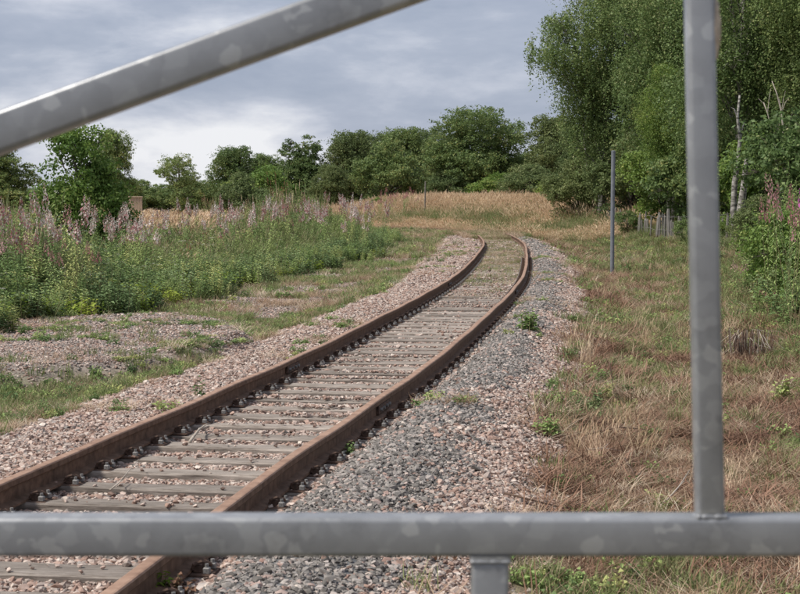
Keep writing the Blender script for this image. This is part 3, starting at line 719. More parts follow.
# left: strip of grass beside the ballast, then the path ------------------
lf = Sc()
for y0, y1, dens, size in ((9, 17, 110, .8), (17, 30, 55, 1.0), (30, 55, 26, 1.4), (55, 108, 9, 2.0)):
    n = int(9.5 * (y1 - y0) * dens); y = rng.uniform(y0, y1, n); cxx = np.interp(y, CL[:255, 1], CL[:255, 0]); x = cxx + rng.uniform(-9, -1.2, n)
    k = (x > -y * .262 - 1); x, y = x[k], y[k]; u, s = track_uv(x, y); p, g, h, hb = zones(x, y, u, s)
    k = (u < -1.5) & (hb < .7) & (rng.random(len(x)) < (1 - np.clip(p * 1.03, 0, 1)) * (1 - .95 * h) + .01) & (s < 112); x, y, u, s = x[k], y[k], u[k], s[k]; z = ground_z(x, y, u, s)
    n1 = fbm(x, y, .55, 91); n2 = fbm(x, y, 1.3, 93); q = rng.random(len(x))
    path = np.exp(-((u + 3.15) / .28) ** 2) * sst(24, 30, s)        # the worn line
    k = rng.random(len(x)) > path * .9; x, y, u, s, z, n1, n2, q = (a[k] for a in (x, y, u, s, z, n1, n2, q))
    isg = q < sst(.34, .60, n1 * .6 + n2 * .4 + .03) * .8; lo = isg & (rng.random(len(x)) < .3)
    lf.add('green_short', *(a[isg & ~lo] for a in (x, y, z)), size * .85); lf.add('leafy_low', *(a[lo] for a in (x, y, z)), size * .6, size * .75)
    br = ~isg & (rng.random(len(x)) < .1 + .5 * sst(.5, .62, n2)); lf.add('brown_mat', *(a[br] for a in (x, y, z)), size * .8); st_ = ~isg & ~br; lf.add('straw_short', *(a[st_] for a in (x, y, z)), size * .8)
# thin grass and weeds through the ballast far along and on the stone heap
x = rng.uniform(-8, 8, 30000); y = rng.uniform(15, 96, 30000); u, s = track_uv(x, y)
over = sst(.42, .60, fbm(x, y, .35, 51) + .18 * sst(30, 55, s)) * (np.abs(u) < .68) * sst(34, 50, s)
k = (rng.random(len(x)) < over * .8) & (s < 100); X_, Y_ = x[k], y[k]; Z_ = ground_z(X_, Y_); q = rng.random(len(X_)); m = q < .5
lf.add('straw_short', X_[m], Y_[m], Z_[m], 1.1, .75); lf.add('green_short', X_[~m], Y_[~m], Z_[~m], 1.0, .7)
k = (heap_mask(x, y, u) > .5) & (fbm(x, y, 1.1, 97) > .63) & (y < 30); X_, Y_ = x[k], y[k]; Z_ = ground_z(X_, Y_); lf.add('leafy_low', X_, Y_, Z_, .6, .4); lf.add('green_short', X_ + .1, Y_, Z_, .6, .45)
k = (np.abs(u) > .95) & (np.abs(u) < 2.4) & (fbm(x, y, .8, 99) > .66) & (s < 90); X_, Y_ = x[k], y[k]; Z_ = ground_z(X_, Y_); q = rng.random(len(X_)) < .6
lf.add('straw_short', X_[q], Y_[q], Z_[q], .9, .7); lf.add('leafy_low', X_[~q], Y_[~q], Z_[~q], .7, .6)
k = (s > 84) & (s < 108) & (np.abs(u) < 1.3); X_, Y_ = x[k], y[k]; Z_ = ground_z(X_, Y_); lf.add('straw_short', X_, Y_, Z_, 1.5, 1.5); lf.add('green_short', X_ + .3, Y_, Z_, 1.5, 1.3)
lf.build('path_grass', 'short green and dry grass beside the ballast and path', 'grass')

# left: tall herbs ------------------------------------------------------
hb_ = Sc()
x = rng.uniform(-34, 6, 60000); y = 17 + 103 * rng.random(60000) ** 1.25; u, s = track_uv(x, y)
k = (x > -y * .262 - 1.5) & (u < -3.6) & (u > -20 + 9.5 * sst(56, 66, y)) & (s < 118); x, y, u, s = x[k], y[k], u[k], s[k]; p, g, h, hbm = zones(x, y, u, s)
dd_ = herb_edge(s) - u                       # depth behind the front edge
k = (hbm > .5) & (rng.random(len(x)) < np.clip(1.15 - .055 * dd_, .15, 1)); x, y, u, s, dd_ = x[k], y[k], u[k], s[k], dd_[k]; z = ground_z(x, y, u, s)
n1 = fbm(x, y, .28, 101); n2 = fbm(x, y, .8, 103); q = rng.random(len(x)); fr = dd_ < .9 + 1.2 * n2
hs = .35 + .9 * sst(.3, 4.5, dd_) * (.6 + .8 * n2)
hs = hs * (1 - .22 * sst(30, 45, y) * (1 - sst(55, 70, y)))
grassy = sst(.42, .54, fbm(x, y, .14, 107) + .12 * sst(34, 46, y) - .10 * (1 - sst(28, 34, y)))
hs = hs * (1 - .42 * sst(34, 38, y) * (1 - sst(66, 74, y)) * sst(-12, -10, x) * (1 - sst(-5.5, -4, x)))
hs = hs * (.62 + .75 * fbm(x, y, .42, 109, 2)) * (1 + .35 * sst(2, 4, dd_) * (1 - sst(38, 44, y)))
m = fr & (q < .30); hb_.add('herb2', x[m], y[m], z[m], 1.0, .25 + 1.1 * n2[m])
m = fr & (q >= .3) & (q < .55); hb_.add('herb', x[m], y[m], z[m], .8, .2 + .5 * n2[m])
m = fr & (q >= .55) & (q < .7); hb_.add('green_mid', x[m], y[m], z[m], 1.2)
m = fr & (q >= .7) & (n1 > .52); hb_.add('lime', x[m], y[m], z[m], 1.0)
m = fr & (q >= .7) & (n1 <= .52); hb_.add('herb', x[m], y[m], z[m], .8, .5)
b = ~fr; g2 = rng.random(len(x)) < grassy * .8
m = b & ~g2 & (q < .66); hb_.add('herb', x[m], y[m], z[m], 1.05, hs[m])
m = b & ~g2 & (q >= .66) & (q < .85); hb_.add('herb_umbel', x[m], y[m], z[m], 1.05, hs[m] * 1.05)
m = b & ~g2 & (q >= .85); hb_.add('herb2', x[m], y[m], z[m], 1.3, hs[m] * 1.6)
m = b & g2 & (q < .74); hb_.add('green_tall', x[m], y[m], z[m], 1.1, hs[m] * 1.12)
m = b & g2 & (q >= .74) & (q < .82) & (dd_ > 3) ; hb_.add('straw_tall', x[m], y[m], z[m], 1.1, hs[m] * 1.15)
m = b & g2 & (q >= .82); hb_.add('herb', x[m], y[m], z[m], 1.0, hs[m])
m = b & (dd_ > 3) & (n1 > .52) & (rng.random(len(x)) < .10); hb_.add('dock', x[m], y[m], z[m], 1.0, hs[m])
hb_.build('tall_herbs', 'thick green nettles, umbels and grasses left of the path', 'undergrowth')

# straw field behind the herbs -------------------------------------------
fd = Sc()
x = rng.uniform(-75, 10, 42000); y = 62 + 190 * rng.random(42000) ** 1.5; u, s = track_uv(x, y); k = (np.abs(x) < y * .262 + 3) & (u < -11.5) ; x, y = x[k], y[k]; z = ground_z(x, y)
fd.add('straw_tall', x, y, z, 2.6, .75); fd.build('ripe_field', 'ripe straw coloured crop field behind the tall herbs', 'field')

# ------------------------------------------------------------------ trees
def leaf_cloud(r, C, Nn, size, tint, droop=0.0, jit=1.0):
    """C: leaf centres, Nn: outward direction; rhombic leaves in every direction"""
    n = len(C); d = Nn * .55 + r.normal(size=(n, 3)) * .75; d[:, 2] += .25; d /= np.linalg.norm(d, axis=1)[:, None]
    a = np.cross(d, r.normal(size=(n, 3))); a /= np.linalg.norm(a, axis=1)[:, None]; b = np.cross(d, a)
    L = size * r.uniform(.7, 1.3, n)[:, None]; W = L * .62
    V = np.stack([C - a * L * .5, C - b * W * .5 + a * L * .08, C + a * L * .5, C + b * W * .5 + a * L * .08], 1).reshape(-1, 3)
    return V, np.arange(n * 4).reshape(n, 4), tint
def build_tree(seed, H, env, nl, nleaf, leaf, matl, bark, trunk_r, lean=(0, 0), birch=False, bare=0, low=.12, lobe=.26):
    """env: list of ellipsoids (cx,cy,cz,rx,ry,rz) that outline the crown. Returns trunk mesh and crown mesh."""
    r = np.random.default_rng(seed); rd = random.Random(seed); lobes = []
    env = [np.array(e, float) for e in env]; vol = np.array([e[3] * e[4] * e[5] for e in env]) ** .67; vol /= vol.sum()
    for _ in range(nl):
        e = env[r.choice(len(env), p=vol)]; v = r.normal(size=3); v /= np.linalg.norm(v); rad = r.uniform(.25, 1.0) ** .5
        rr_ = lobe * (e[3] * e[4] * e[5]) ** (1 / 3) * r.uniform(.55, 1.25); c = e[:3] + v * e[3:] * rad * (1 - .5 * lobe); 
        if c[2] < low * H: c[2] = low * H + r.random() * .1 * H
        lobes.append((c, rr_, v))
    A = np.array([l[1] for l in lobes]) ** 2; A /= A.sum(); per = np.maximum(6, (A * nleaf).astype(int)); Cs = []; Ns = []; Ts = []
    for (c, rl, v0), n in zip(lobes, per):
        ncl = max(3, n // 16); dv = r.normal(size=(ncl, 3)); dv[:, 2] += .35; dv /= np.linalg.norm(dv, axis=1)[:, None]
        rad = rl * (.55 + .55 * r.random(ncl) ** .6) * np.where(r.random(ncl) < .10, 1.35, 1)
        cc = c + dv * rad[:, None] * np.array([1.1, 1.1, .82]); w_ = r.integers(0, ncl, n)
        sp = (.16 if not birch else .12) * max(.6, rl); off = r.normal(size=(n, 3)) * sp * np.array([1, 1, .7])
        if birch: off[:, 2] -= np.abs(r.exponential(.42, n)) * (r.random(n) < .75); off[:, :2] *= .8
        Cs.append(cc[w_] + off); Ns.append(dv[w_]); Ts.append(np.clip(r.normal(.45, .2, n) + .10 * r.normal() + .12 * r.normal(size=ncl)[w_], 0, 1))
    C = np.vstack(Cs); Nn = np.vstack(Ns); T = np.concatenate(Ts); C[:, 2] = np.maximum(C[:, 2], .05)
    V, F, T = leaf_cloud(r, C, Nn, leaf, T); crown = pymesh('crown', V, F, [matl], tint=T)
    mb = MB(); top = max(e[2] + e[5] * .7 for e in env); ex, ey = env[0][0], env[0][1]; n = 9; path = []; rads = []
    for i in range(n):
        t = i / (n - 1); path.append((lean[0] * t + .25 * math.sin(t * 4 + seed) * t + ex * t, lean[1] * t + .2 * math.cos(t * 3 + seed) * t + ey * t, -.2 + t * top)); rads.append(trunk_r * (1 - t) ** .8 * (1.25 if i == 0 else 1) + .012)
    mb.tube(path, rads, 9)
    for (c, rl, v) in lobes[::max(1, len(lobes) // 26)]:
        t = min(.85, max(.12, (c[2] / top) * .68)); k = min(n - 2, int(t * (n - 1))); f = t * (n - 1) - k; a = Vector(path[k]).lerp(Vector(path[k + 1]), f); c_ = Vector(c); md = a.lerp(c_, .5) + Vector((rd.uniform(-.2, .2), rd.uniform(-.2, .2), rd.uniform(0, .35))); r0 = rads[k] * .42
        mb.tube([a, a.lerp(md, .5) + Vector((0, 0, .05)), md, md.lerp(c_, .55), c_], [r0, r0 * .8, r0 * .6, r0 * .35, .008], 5, cap=False)
        for _ in range(4):
            d = Vector((rd.gauss(0, 1), rd.gauss(0, 1), rd.gauss(.2, .7))).normalized() * rl * 1.15; mb.tube([md.lerp(c_, .6), c_ + d * .5, c_ + d], [r0 * .25, .01, .004], 4, cap=False)
    trunk = mb.mesh('trunk', [bark], smooth=True); return trunk, crown
TV = {}
def tv(key, *a, **k): TV[key] = build_tree(*a, **k)
tv('birch1', 1, 17, [(0, 0, 10.5, 3.0, 3.0, 6.6), (0, 0, 5.5, 2.3, 2.3, 3.0), (-1.9, 0, 9.9, 2.6, 2.4, 2.5)], 150, 95000, .115, MT['leaf_birch'], MT['birch_bark'], .20, birch=True, low=.16, lobe=.25)
tv('birch2', 2, 15, [(0, 0, 9.5, 2.6, 2.8, 6.0), (.8, .2, 5.4, 2.8, 2.8, 2.8)], 120, 66000, .115, MT['leaf_birch'], MT['birch_bark'], .17, birch=True, low=.18, lobe=.26)
tv('broad1', 3, 10, [(0, 0, 5.6, 4.4, 4.4, 3.8), (-1.2, 0, 3.0, 4.0, 3.8, 2.6), (1.4, 0, 2.8, 4.0, 3.8, 2.6), (0, 0, 4.5, 3, 3, 3)], 190, 80000, .17, MT['leaf_oak'], MT['bark'], .28, low=.05, lobe=.24)
tv('broad2', 4, 9, [(0, 0, 5.2, 3.2, 3.2, 3.6), (.7, 0, 2.8, 3.3, 3.0, 2.3), (0, 0, 4, 2, 2, 3)], 130, 52000, .17, MT['leaf_oak'], MT['bark'], .24, low=.05, lobe=.27)
tv('open1', 5, 7, [(0, 0, 4.6, 3.6, 3.0, 2.2), (1.8, 0, 2.4, 2.6, 2.4, 1.6)], 42, 13000, .17, MT['leaf_oak'], MT['bark'], .16, low=.15, lobe=.26)
tv('conic', 6, 10, [(0, 0, 3.8, 2.6, 2.6, 3.2), (-.6, 0, 7.0, 1.4, 1.4, 2.2), (1.1, 0, 6.6, 1.1, 1.1, 2.2)], 150, 45000, .15, MT['leaf_oak'], MT['bark'], .2, low=.05, lobe=.25)
tv('light1', 7, 4, [(-.1, 0, 2.5, .8, .9, 1.5), (.2, 0, 1.3, 1.3, 1.3, 1.1), (-.5, 0, 1.9, .8, .7, .9), (.6, 0, 2.1, .7, .7, .7)], 120, 24000, .085, MT['leaf_light'], MT['bark'], .07, low=.08, lobe=.24)
tv('shrub1', 8, 4, [(0, 0, 1.9, 2.3, 2.1, 1.9)], 60, 22000, .12, MT['leaf_olive'], MT['bark'], .08, low=.06, lobe=.24)
tv('shrub2', 9, 3, [(0, 0, 1.5, 1.8, 1.7, 1.5), (.9, 0, .9, 1.2, 1.2, .9)], 50, 18000, .11, MT['leaf_light'], MT['bark'], .06, low=.06, lobe=.25)
def variant(key, new, mat):
    t, c = TV[key]; c2 = c.copy(); c2.materials.clear(); c2.materials.append(mat); TV[new] = (t, c2)
variant('broad1', 'broad1o', MT['leaf_olive']); variant('broad2', 'broad2o', MT['leaf_olive']); variant('birch1', 'tall_dark', MT['leaf_oak']); variant('shrub2', 'shrub2d', MT['leaf_birch']); variant('birch2', 'yellowish', MT['leaf_light']); variant('shrub1', 'shrub1d', MT['leaf_oak'])
def tree(kind, key, px, d, scale, label, rz=0, cat='tree', group=None, sz=None, dz=0):
    x = (px - 400) / 1750 * d; z = float(ground_z(np.array([x]), np.array([float(d)]))[0]) + dz
    o = empty(kind, (x, d, z), label, cat, group, rz); o.scale = (scale, scale, sz or scale)
    link('trunk', TV[key][0], o); link('crown', TV[key][1], o); return o
G1 = 'birches and trees behind the right-hand fence'
tree('birch_tree', 'birch1', 601, 100, 1.0, 'tall birch with drooping boughs at the left end of the right-hand wood', .3, group=G1)
tree('birch_tree', 'birch2', 634, 106, 1.12, 'tall birch just behind and right of the leftmost birch', 2.2, group=G1)
tree('birch_tree', 'birch1', 662, 90, .98, 'leafy tall birch above the line of pale fence stakes', 1.9, group=G1)
tree('birch_tree', 'tall_dark', 684, 102, 1.15, 'dark tall tree standing behind the gate upright', 4.1, group=G1)
tree('birch_tree', 'birch2', 737, 74, 1.0, 'birch with a white trunk showing just right of the gate upright', 3.0, group=G1)
tree('birch_tree', 'birch1', 775, 84, 1.05, 'dense tall birch filling the top right corner', 5.0, group=G1)
tree('birch_tree', 'birch1', 822, 72, .95, 'birch cut off by the right edge of the photograph', .9, group=G1)
tree('birch_tree', 'tall_dark', 722, 108, 1.1, 'tall dark tree deep in the wood right of the gate upright', 2.6, group=G1)
tree('rowan_tree', 'yellowish', 668, 80, .52, 'yellow green young tree in front of the birches beside the gate upright', 1.0, group=G1)
G2 = 'bushes along the right-hand fence'
for px, d, sc_, key, lab, cat in (
    (578, 118, .62, 'broad2o', 'olive green bushy tree below the leftmost birch', 'tree'), (608, 108, .5, 'broad2', 'dark round bush right behind the grey pole', 'bush'),
    (628, 84, .42, 'shrub2d', 'low green bush in front of the far end of the stake fence', 'bush'),
    (690, 63, .34, 'shrub2d', 'low green bush against the stakes close to the left side of the gate upright', 'bush'), (757, 50, .42, 'shrub1', 'low olive bush in front of the fence between the birch and the right edge', 'bush'), (712, 60, .3, 'shrub2', 'smallest light green bush at the fence foot right of the gate upright', 'bush'),
    (576, 103, .95, 'shrub1', 'olive bush hiding the foot of the thin white birch', 'bush'),
    (630, 98, 1.2, 'shrub1', 'olive bush behind the far end of the stake fence', 'bush'), (664, 82, 1.3, 'shrub2', 'light green bush overhanging the pale stakes left of the gate upright', 'bush'),
    (690, 76, 1.1, 'shrub2d', 'green bush partly hidden by the gate upright', 'bush'), (718, 76, 1.2, 'shrub1d', 'dark bush right of the gate upright behind the fence', 'bush'),
    (768, 66, 1.3, 'shrub2', 'light green bush behind the pink willowherbs at the right', 'bush'), (640, 112, 1.7, 'shrub1d', 'dark shaded bush under the birches', 'bush'), (745, 88, 1.9, 'shrub1d', 'dark bush deep behind the white birch trunk', 'bush'),
    (806, 31, .60, 'shrub2', 'leafy bush close to the right edge under the magenta willowherb', 'bush'), (783, 36, .55, 'shrub2', 'low light green bush among the willowherbs at the right edge', 'bush'),
    (806, 58, 1.4, 'shrub2d', 'tall leafy bush at the right edge of the photograph', 'bush'), (602, 128, .72, 'broad2', 'dark tree in the shade at the left end of the wood', 'tree'),
    (700, 96, 1.9, 'shrub1', 'olive bush between the trunks behind the gate upright', 'bush')):
    tree('bush' if cat == 'bush' else 'broadleaf_tree', key, px, d, sc_, lab, px * .7, cat, G2)
G3 = 'trees along the far horizon'
for px, d, key, sc_, sz, lab, kind in (
    (474, 170, 'broad1', 1.16, 1.06, 'largest round oak in the middle distance behind the straw bank', 'oak_tree'),
    (522, 186, 'broad2', .62, .62, 'small dark tree tucked against the right side of the large oak', 'broadleaf_tree'),
    (553, 165, 'broad2o', 1.1, .95, 'rounded green tree between the bright sky gap and the birches', 'broadleaf_tree'),
    (585, 170, 'broad1', 1.0, .9, 'dark green tree behind the leftmost birch trunk', 'broadleaf_tree'),
    (430, 205, 'broad1o', 1.0, .98, 'olive green tree directly left of the large oak', 'broadleaf_tree'),
    (405, 180, 'broad2', 1.05, .90, 'dark rounded tree second left of the large oak', 'broadleaf_tree'),
    (375, 200, 'broad1o', .95, .98, 'olive tree in the middle of the far wood', 'broadleaf_tree'),
    (352, 175, 'broad2o', 1.0, .93, 'lighter green tree at the left part of the far wood', 'broadleaf_tree'),
    (388, 150, 'shrub1d', 1.5, 1.5, 'low dark bush at the foot of the far wood', 'bush'),
    (330, 150, 'broad2o', .55, .52, 'low olive bush left of the far wood', 'bush'),
    (302, 175, 'conic', 1.15, .90, 'dark tree with two pointed tops standing left of the far wood', 'broadleaf_tree'),
    (262, 100, 'shrub2', 1.35, 1.2, 'yellow green bush standing in front of the two rounded dark trees', 'bush'),
    (236, 170, 'broad2', .92, .76, 'rounded dark tree left of the pointed tree', 'broadleaf_tree'),
    (262, 185, 'broad2', .85, .72, 'smaller dark tree right beside the rounded one', 'broadleaf_tree'),
    (178, 190, 'open1', .88, .95, 'thin open tree with sky showing through its crown', 'broadleaf_tree'),
    (196, 200, 'broad2', .75, .42, 'dark low tree at the right foot of the open tree', 'broadleaf_tree'),
    (112, 118, 'broad2', .50, .72, 'dark tree behind the light green sapling', 'broadleaf_tree'),
    (131, 128, 'broad2', .35, .38, 'small dark bush at the right side of the dark tree behind the sapling', 'bush'),
    (-6, 95, 'broad2', .75, .52, 'dark tree cut off by the left edge of the photograph', 'broadleaf_tree'),
    (38, 120, 'shrub1d', 1.0, .6, 'low dark bush under the gate brace at the left', 'bush'),
    (500, 160, 'shrub2', 1.6, 1.0, 'light green low bush at the right foot of the large oak', 'bush'),
    (530, 150, 'shrub1', 1.6, .9, 'olive low bush between the large oak and the birches', 'bush'),
    (560, 128, 'shrub2', 1.0, .7, 'low light green bush on the straw bank left of the birches', 'bush'),
    (380, 128, 'shrub2', .6, .4, 'small light green bush at the left end of the straw bank', 'bush'),
    (448, 168, 'shrub1', 1.5, .9, 'low olive bush at the left foot of the large oak', 'bush'),
    (240, 92, 'shrub1', .8, .75, 'small yellow green bush rising out of the herbs left of the pointed tree', 'bush'),
    (290, 102, 'shrub2', .9, .8, 'small light green bush behind the pink willowherb ridge', 'bush'),
    ):
    tree(kind, key, px, d, sc_, lab, px * 1.3, 'bush' if kind == 'bush' else 'tree', G3, sz)
for i, px in enumerate(range(128, 232, 17)):
    tree('hedge_bush', 'shrub1d', px, 205 + 3 * (i % 3), 1.5, ('leftmost', 'second', 'third', 'middle', 'fifth', 'sixth', 'rightmost')[i] + ' dark bush in the hedge at the far side of the straw field', px, 'hedge bush', 'bushes of the hedge behind the straw field', .85 + .12 * (i % 2))
tree('sapling', 'light1', 82, 44, .98, 'bright light green sapling among the herbs below the gate brace', .4, 'tree', sz=1.02)

# ------------------------------------------------------------------ willowherbs: every plant its own
def willow(seed, fl, fluff, h=1.35):
    r = random.Random(seed); stem = MB(); lv = MB(); sp = MB(); nst = r.choice((3, 4, 5))
    for k in range(nst):
        a = r.uniform(0, 6.28); rad = r.uniform(0, .13); x, y = rad * math.cos(a), rad * math.sin(a); hh = h * r.uniform(.78, 1.12); lx, ly = r.uniform(-.1, .1), r.uniform(-.1, .1)
        stem.tube([(x, y, 0), (x + lx * .5, y + ly * .5, hh * .5), (x + lx, y + ly, hh)], [.005, .004, .002], 4, cap=False)
        for j in range(34):
            t = .15 + .62 * j / 34; th = j * 2.4; leafquad(lv, (x + lx * t, y + ly * t, hh * t), (math.cos(th), math.sin(th), .4), .12 * r.uniform(.7, 1.1), .011, 0, r, .35)
        n = 34
        for j in range(n):
            t = .80 + .20 * j / n; th = j * 2.4 + r.random(); w = .058 * (1 - .75 * (j / n)) * r.uniform(.7, 1.3); p = Vector((x + lx * t, y + ly * t, hh * t)); d = Vector((math.cos(th), math.sin(th), .35)); q = p + d * w
            s = .0145 * (1.15 - .7 * j / n) * r.uniform(.8, 1.3) * (1.3 if fluff else 1); a1 = Vector((-math.sin(th), math.cos(th), r.uniform(-.4, .4))); b1 = Vector((0, 0, 1)) + d * r.uniform(-.5, .5)
            sp.add([q - a1 * s, q - b1 * s, q + a1 * s, q + b1 * s], [(0, 1, 2, 3)], 1 if fluff and r.random() < .62 else 0)
    return stem.mesh('stem', [MT['stem']]), lv.mesh('leaf_whorl', [MT['herb']]), sp.mesh('flower_spike', [MT[fl], MT['fluff']])
WV = {('pink', i): willow(200 + i, 'pinkfl', False) for i in range(3)}; WV.update({('fluffy', i): willow(210 + i, 'pinkfl', True) for i in range(3)}); WV[('magenta', 0)] = willow(220, 'magenta', False)
def herb_plant(kind, x, y, h, label, group, dz=0, i=0):
    z = float(ground_z(np.array([x]), np.array([y]))[0]); v = WV[(kind, i % (1 if kind == 'magenta' else 3))]
    o = empty('willowherb', (x, y, z + dz), label, 'willowherb', group, random.uniform(0, 6.28)); o.scale = (1.05, 1.05, h / 1.35); o.rotation_euler[0] = random.gauss(0, .12); o.rotation_euler[1] = random.gauss(0, .12)
    link('stem', v[0], o); link('leaf_whorl', v[1], o); link('flower_spike', v[2], o)
def wh(px, py_top, d, kind, label, group, i):
    """a plant standing at distance d whose tip reaches the given height"""
    x = (px - 400) / 1750 * d; z = float(ground_z(np.array([x]), np.array([float(d)]))[0]); top = CAMZ - (py_top - 198) / 1750 * d
    herb_plant(kind, x, d, max(.55, top - z), label, group, 0, i)
i = 0
rw = random.Random(9)
for px, py in ((20, 196), (28, 202), (14, 214), (46, 206), (58, 190), (54, 200), (46, 212), (74, 208), (78, 214), (28, 222), (34, 230), (50, 228), (60, 232), (8, 206), (4, 224), (22, 214), (68, 222), (40, 196), (88, 222), (12, 232), (66, 200), (34, 210)):
    for q in range(1):
        wh(px + rw.uniform(-6, 6), py + rw.uniform(0, 14), rw.uniform(28, 36), 'pink' if rw.random() < .7 else 'fluffy', 'pink willowherb in the crowd of spikes left of the light green sapling', 'pink willowherbs at the left edge', i); i += 1
for q in range(64):
    px = rw.choice((275, 292, 305, 318, 322, 345, 352, 368)) + rw.gauss(0, 5); wh(px, 193 + abs(px - 325) * .10 + rw.choice((2, 6, 12, 22)) + rw.uniform(-3, 6), rw.uniform(58, 80), 'fluffy' if rw.random() < .72 else 'pink', 'faded pale pink willowherb on the ridge of herbs in front of the far wood', 'pale willowherbs on the ridge', i); i += 1
for q in range(26):
    wh(rw.uniform(160, 268), rw.uniform(200, 226), rw.uniform(46, 62), 'fluffy', 'scattered willowherb gone to white seed among the tall green grass', 'seeding willowherbs in the tall grass', i); i += 1
for q in range(14):
    px = rw.uniform(95, 150); wh(px, rw.uniform(205, 225), rw.uniform(36, 44), 'fluffy', 'seeding willowherb standing at the right foot of the light green sapling', 'seeding willowherbs by the sapling', i); i += 1
for q in range(22):
    px = rw.uniform(378, 415); wh(px, rw.uniform(186, 200), rw.uniform(118, 128), 'pink', 'far pink willowherb at the left end of the straw bank', 'pink willowherbs at the left end of the straw bank', i); i += 1
for px, py, d, kd, lab in ((791, 140, 27, 'magenta', 'bright magenta willowherb highest at the right edge'), (770, 178, 30, 'pink', 'dusky pink willowherb above the yellowing leaves at the right'),
        (790, 172, 29, 'pink', 'large dusty pink willowherb spike below the magenta one'), (786, 208, 28.5, 'pink', 'lower pink willowherb in front of the bushes at the right edge'),
        (742, 258, 36, 'pink', 'small reddish willowherb alone in the grass right of the gate upright'), (775, 284, 30, 'pink', 'small deep pink willowherb lowest at the right edge'),
        (796, 178, 27.5, 'pink', 'pink willowherb touching the right edge of the photograph')):
    wh(px, py, d, kd, lab, 'willowherbs along the right edge', i); i += 1

def ground_u(a, b): return track_uv(a, b)[0]
# leafy herb thicket under them at the right edge
th_ = Sc(); x = rng.uniform(5.6, 13, 1300); y = rng.uniform(28, 48, 1300); u, s = track_uv(x, y); px = 400 + x / y * 1750; k = (px > 752 + 26 * rng.random(1300)) & (px < 860) & (u > 4.6 + 1.2 * rng.random(1300)) & (rng.random(1300) < .6); x, y = x[k], y[k]; z = ground_z(x, y); q = rng.random(len(x))
m = q < .6; th_.add('herb', x[m], y[m], z[m], 1.15, .45 + 1.3 * sst(5.2, 8.0, ground_u(x[m], y[m]))); m = q > .75; th_.add('herb2', x[m], y[m], z[m], 1.2, 1.0); m = (q > .6) & (q < .7); th_.add('green_tall', x[m], y[m], z[m], 1.0, 1.0)
th_.build('edge_thicket', 'leafy green thicket under the willowherbs at the right edge', 'undergrowth')

# ------------------------------------------------------------------ fence of stakes, poles
FP = np.array([(12.9, 42), (11.8, 54), (11.0, 70), (11.3, 85), (11.9, 108), (13.0, 130)])
fl = crspline(FP, 30); sg = np.hypot(*np.diff(fl, axis=0).T); fa = np.r_[0, np.cumsum(sg)]
fence = empty('stake_fence', (float(fl[0, 0]), float(fl[0, 1]), float(ground_z(fl[:1, 0], fl[:1, 1])[0])), 'weathered fence of pale split stakes and wire under the birches', 'fence')
F0 = Vector(fence.location)
def stake_mesh(i):
    r = random.Random(i); mb = MB(); w_ = r.uniform(.035, .055); mb.tube([(0, 0, -.15), (r.uniform(-.02, .02), 0, .5), (r.uniform(-.03, .03), r.uniform(-.02, .02), 1.0), (r.uniform(-.03, .03), 0, 1.12)], [w_, w_ * .95, w_ * .9, w_ * .5], 6); return mb.mesh('stake', [MT['stake']])
skM = [stake_mesh(i) for i in range(6)]; rw = random.Random(31); wirepts = [[], []]; s_ = 0; kk = 0
while s_ < fa[-1]:
    x = float(np.interp(s_, fa, fl[:, 0])); y = float(np.interp(s_, fa, fl[:, 1])); z = float(ground_z(np.array([x]), np.array([y]))[0])
    if rw.random() > .22:
        o = link('stake', skM[kk % 6], fence); hh = rw.uniform(.62, 1.1); wd = rw.uniform(.8, 1.3) * (1.7 if kk % 12 == 0 else 1)
        o.location = Vector((x, y, z)) - F0; o.rotation_euler = (rw.uniform(-.06, .06), rw.uniform(-.08, .08), rw.uniform(0, 6)); o.scale = (wd, wd, hh * (1.1 if kk % 12 == 0 else 1))
    if kk % 3 == 0:
        for w_, hz in ((0, .4), (1, .95)): wirepts[w_].append(Vector((x - .06, y, z + hz)) - F0)
    kk += 1; s_ += rw.uniform(.3, .95)
for w_ in (0, 1):
    mb = MB(); mb.tube(wirepts[w_], .006, 4); link('wire', mb.mesh('wire', [MT['wire']]), fence)
def groundz1(x, y): return float(ground_z(np.array([float(x)]), np.array([float(y)]))[0])
# grey metal pole
px_ = (612.3 - 400) / 1750 * 49; zb_ = groundz1(px_, 49); pole = empty('metal_pole', (px_, 49, zb_), 'slender dark grey metal pole standing alone on the right verge', 'pole')
mb = MB(); mb.tube([(0, 0, -.2), (0, 0, 1.5), (.01, 0, 5.17 - 1.87 + .0 - 0 - zb_ if False else (CAMZ + 46 / 1750 * 49 - zb_))], .057, 14); po = link('shaft', mb.mesh('shaft', [MT['pole']], smooth=False), pole)
mb = MB(); mb.tube([(0, 0, 0), (0, 0, .02), (0, 0, .03)], [.062, .062, .03], 14); cp = link('cap', mb.mesh('cap', [MT['pole']]), pole); cp.location = (.01, 0, CAMZ + 46 / 1750 * 49 - zb_)
# thin wooden post far away on the bank
fx = (425 - 400) / 1750 * 119; zf = groundz1(fx, 119); post = empty('thin_post', (fx, 119, zf), 'thin pale post on the straw bank beyond the track bend', 'post')
mb = MB(); mb.tube([(0, 0, -.2), (0, 0, 1), (.02, 0, CAMZ + 16 / 1750 * 119 - zf)], [.055, .05, .04], 8); link('shaft', mb.mesh('shaft', [MT['stake']]), post)
mb = MB(); mb.tube([(0, 0, 0), (0, 0, .03)], [.05, .02], 8); q = link('post_top', mb.mesh('post_top', [MT['stake']]), post); q.location = (.02, 0, CAMZ + 16 / 1750 * 119 - zf)
